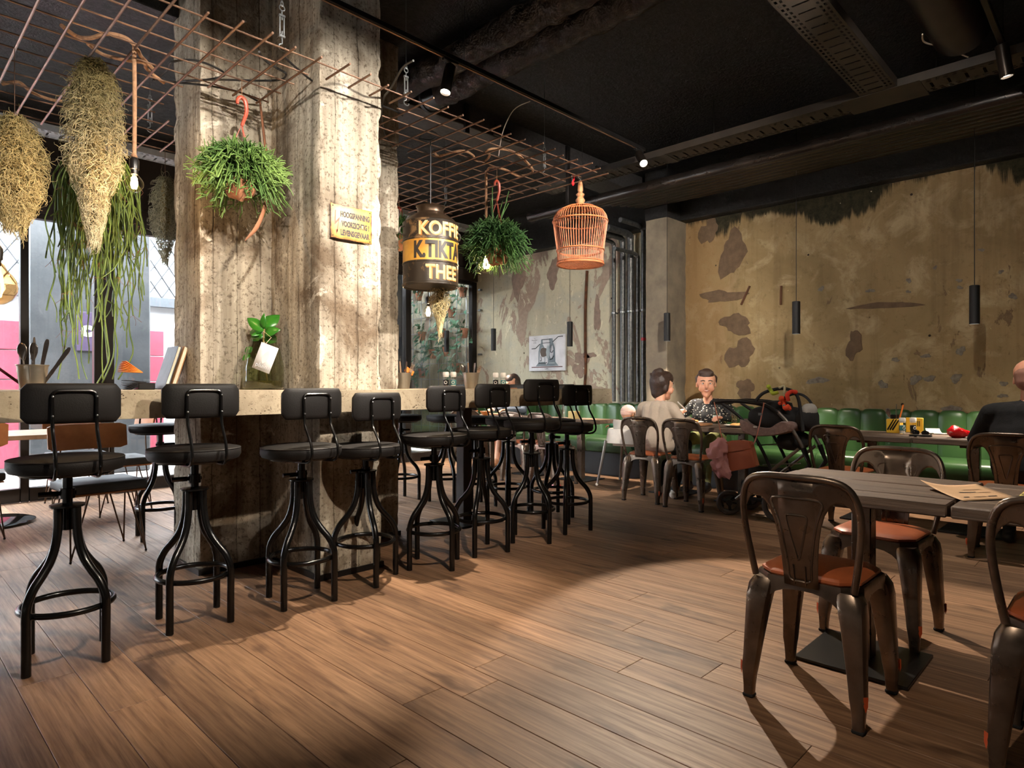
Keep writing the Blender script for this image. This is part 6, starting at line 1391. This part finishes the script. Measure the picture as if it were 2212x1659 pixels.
for u0, v0, du in ((.30, .52, .30), (.16, .80, .10), (.34, .80, .22), (.60, .80, .16), (.5, .35, .3), (.62, .55, .22)):
    m = MB(); m.add([q(u0, v0), q(u0+du, v0), q(u0+du, v0+.035), q(u0, v0+.035)], [(0, 1, 2, 3)]); obj('print', m, INK2 if v0 > .5 and du != .22 else mk('faint print', S(178, 142, 108), .85) if 'faint print' not in D.materials else D.materials['faint print'], o)
YL = mk('yellow card', S(232, 184, 48), .6); o, q = sheet([(2212, 1062), (2240, 1060), (2236, 1078), (2196, 1076)], TZ+.003, mk('yellow printed sheet', S(218, 204, 104), .7), 'leaflet', 'yellow printed leaflet at the right edge of the near tables', 'leaflet')
m = MB(); m.add([q(.05, .4), q(.5, .4), q(.5, .52), q(.05, .52)], [(0, 1, 2, 3)]); obj('print', m, INK2, o)
# bench table with the red bottle
T2 = TZ+.002
p = at(1927, 936, Z=T2); cb = thing('cutlery_box', 'yellow and black printed cutlery box on the bench table', 'box', (p.x+.08, p.y, T2))
obj('box', MB().box((0, 0, .058), (.10, .10, .115), .003, 1), YL, cb)
m = MB()
for k in range(3): m.add([(-.0508, -.05+.02*k, .115), (-.0508, -.04+.02*k, .115), (-.0508, .01+.018*k, .03), (-.0508, .0+.018*k, .02)], [(0, 1, 2, 3)])
obj('stripes', m, SATIN, cb, ang=0); obj('cup', MB().lathe([(.03, .1), (.036, .15)], 16, cap=False), SATIN, cb)
for k in range(5): cutlery(('knife', 'fork', 'spoon', 'knife', 'stick')[k], p.x+.08+.012*math.cos(k*1.3), p.y+.012*math.sin(k*1.3), T2+.02, k*1.2, .16+.07*(k % 3), ['knife in', 'fork in', 'spoon in', 'second knife in', 'orange stick in'][k]+' the yellow cutlery box on the bench table', .22, NAPO if k == 4 else STL)['group'] = 'cutlery in the yellow box'
p = at(1947, 938, Z=T2); grinder((p.x+.03, p.y, T2), 1, 'salt grinder on the bench table beside the yellow box', True); grinder((p.x+.10, p.y-.06, T2), 0, 'pepper grinder on the bench table, half behind the salt', True)
p = at(1968, 936, Z=T2); yc = solid('menu_holder', MB().box((0, 0, .062), (.006, .125, .122), .002, 1).box((.03, 0, .004), (.07, .125, .007), .002, 1), YL, 'upright yellow card holder with small black writing on the bench table', 'card holder', None, (p.x+.12, p.y, T2))
for k in range(2): obj('print', MB().box((-.0035, -.035+.012*k, .075), (.001, .006, .045)), INK2, yc)
p = at(1985, 941, Z=T2); sg_ = thing('sunglasses', 'dark folded sunglasses and case on the bench table', 'sunglasses', (p.x+.04, p.y, T2))
obj('lens', MB().ball((0, .03, .022), (.012, .028, .022), 14).ball((0, -.035, .02), (.012, .028, .02), 14), mk('dark lens', S(14, 13, 14), .12), sg_); obj('temple', MB().tube(cat([(.0, .055, .022), (.06, .06, .012), (.10, .04, .004)], 4), .004, 6).tube(cat([(.0, -.06, .02), (.06, -.07, .012), (.10, -.05, .004)], 4), .004, 6), SATIN, sg_)
solid('phone', MB().box((0, 0, .006), (.08, .15, .010), .004, 2, .3), SATIN, 'flat black phone on the bench table', 'phone', None, (p.x-.05, p.y-.02, T2))
for k, (px, py, a) in enumerate(((2014, 936, .4), (2030, 938, .2))):
    p = at(px, py, Z=T2); m = MB(); m.loft([[(x-.045, y_, .003+.03*(k == 0)*max(0, x/.09)**2+d) for x, d in ((0, 0), (.03, 0), (.06, 0), (.09, 0), (.09, .0015), (.06, .0015), (.03, .0015), (0, .0015))] for y_ in (-.05, .05)]); solid('paper_slip', m, mk('paper white', S(222, 212, 196), .8) if k == 0 else D.materials['paper white'], ('white paper slip curling up on the bench table', 'flat white paper slip next to the red bag on the bench table')[k], 'paper', 'paper slips', (p.x+.05, p.y, T2), a)
t_ = NT('red foil bag'); v = t_.co('Object'); n1 = t_.noise(v, 16, 5, .6); t_.P(Base_Color=t_.mix(t_.ramp(n1, (.58, 0), (.64, .8)), S(206, 18, 26), S(240, 200, 196)), Roughness=.22, Normal=t_.bump(n1, .8, .01))
a, b = at(2042, 935, Z=T2+.04), at(2106, 943, Z=T2+.012); m = MB().tube([a+(b-a)*k/14-a for k in range(15)], [.012, .034, .042, .046, .046, .044, .040, .035, .030, .025, .020, .016, .013, .013, .011], 26); m.v = [tuple(Vector(q)+Vector((noise.noise(Vector(q)*34+Vector((7, 0, 0))), noise.noise(Vector(q)*34), noise.noise(Vector(q)*34+Vector((0, 5, 0)))))*.013) for q in m.v]
a.x += .1; rb = solid('red_bag', m, t_.m, 'shiny red cellophane bag with white print on the bench table', 'bag', None, a+Vector((0, 0, .007)), None, 70)
# couple's table
CW = mk('white china', S(232, 226, 216), .2); BRD = mk('serving board', S(170, 122, 84), .6, 0, S(140, 98, 64), 6); FOOD = mk('pastry', S(206, 160, 92), .8, 0, S(180, 110, 60), 30); LEMN = glass('lemonade', (.92, .90, .66, 1), .03, 1.2); BOT = glass('pale bottle glass', (.86, .90, .84, 1), .02, 1.8)
def plate(x, y, r, label, food=True, z=T2):
    t = thing('plate', label, 'plate', (x, y, z), 0, 'white plates on the tables'); obj('dish', MB().lathe([(.001, .004), (r*.55, .004), (r*.6, .001), (r*.7, .002), (r, .016), (r, .019), (r*.68, .008), (.001, .008)], 28, cap=False), CW, t)
    if food: obj('food', MB().ball((0, .01, .018), (r*.5, r*.4, .018), 12).ball((r*.3, -.02, .02), (r*.3, r*.3, .016), 10), FOOD, t)
plate(5.80, 3.58, .11, 'white plate with food in front of the cream sweater'); plate(6.12, 3.34, .12, 'white plate in front of the patterned shirt'); plate(5.86, 2.74, .11, 'white plate seen through the stroller frame')
solid('serving_board', MB().box((0, 0, .012), (.2, .34, .022), .006, 2), BRD, 'wooden serving board in front of the patterned shirt', 'board', None, (5.83, 3.18, T2))
p = at(1543, 915, Z=T2); bo = thing('glass_bottle', 'small clear glass bottle on the couple\'s table', 'bottle', (p.x+.04, p.y, T2)); obj('glass', MB().lathe([(.001, .002), (.030, .002), (.033, .01), (.033, .10), (.028, .13), (.016, .17), (.0135, .21), (.0155, .213), (.0155, .225), (.012, .226)], 22, cap=False), BOT, bo); obj('label', MB().lathe([(.0334, .03), (.0334, .085)], 22, cap=False), mk('bottle label', S(196, 206, 196), .6), bo); obj('drink', MB().lathe([(.001, .005), (.030, .006), (.030, .09), (.001, .091)], 18, cap=False), LEMN, bo)
for k, (px, py, s_) in enumerate(((1581, 917, 1), (1562, 914, .8))):
    p = at(px, py, Z=T2); g = thing('tumbler', ('ribbed tumbler of lemonade seen through the bag strap', 'smaller tumbler between the bottle and the bag strap')[k], 'glass', (p.x+.06, p.y, T2), 0, 'tumblers on the couple\'s table'); obj('glass', MB().lathe([(.001, .002), (.032*s_, .002), (.040*s_, .12*s_), (.038*s_, .12*s_), (.031*s_, .006), (.001, .006)], 24, cap=False), CLR, g); obj('drink', MB().lathe([(.001, .007), (.0305*s_, .007), (.036*s_, .085*s_), (.001, .086*s_)], 20, cap=False), LEMN, g)
p = Vector((6.24, 3.47, .838)); solid('table_knife', MB().tube([Vector((0, 0, 0)), Vector((-.055, .075, .095))], .007, 8, flat=.3), mk('bright blade', S(226, 222, 214), .25, .5), 'pale knife raised in the hand of the patterned shirt', 'knife', None, p)
# far tables
ORB = mk('orange bowl', S(206, 120, 60), .5); 
for k, (y, lab) in enumerate(((6.15, 'orange bowl on the far table, right one'), (6.40, 'orange bowl on the far table, left one'))): solid('bowl', MB().lathe([(.001, .002), (.03, .002), (.07, .05), (.074, .058), (.068, .056), (.028, .01), (.001, .01)], 22, cap=False), ORB, lab, 'bowl', 'orange bowls on the far table', (5.80, y, T2))
solid('serving_board', MB().box((0, 0, .01), (.18, .3, .018), .004, 1), BRD, 'wooden serving board on the far table beside the orange bowls', 'board', None, (6.05, 6.15, T2))
g = thing('cutlery_jar', 'clear jar of cutlery on the table behind the counter end', 'jar', (5.90, 4.93, T2)); obj('glass', MB().lathe([(.001, .002), (.045, .002), (.05, .11), (.048, .11), (.043, .006), (.001, .006)], 22, cap=False), CLR, g)
obj('cutlery', MB().tube([(.01, 0, .01), (.03, .01, .2)], .005, 6).tube([(-.01, .01, .01), (-.02, .03, .19)], .005, 6).tube([(0, -.01, .01), (.01, -.03, .18)], .006, 6), STL, g)
solid('napkin_stack', MB().box((0, 0, .045), (.09, .11, .09), .003, 1), mk('straw napkins', S(206, 180, 120), .9), 'straw coloured napkin stack next to the cutlery jar', 'napkins', None, (5.95, 4.78, T2))
solid('menu_sheet', MB().box((0, 0, .002), (.21, .30, .002)), KR, 'kraft menu sheet on the table behind the counter end', 'menu', None, (6.0, 4.52, T2))
p = at(1196, 1052, Z=0); solid('red_toy', MB().loft([[(-.07, -.05, .003), (.07, -.06, .003), (.06, .06, .003), (-.06, .05, .003)], [(-.01, -.012, .075), (.012, -.01, .075), (.01, .012, .075), (-.012, .012, .075)]]), RED, 'small red peaked toy lying on the floor behind the last stools', 'toy', None, p)
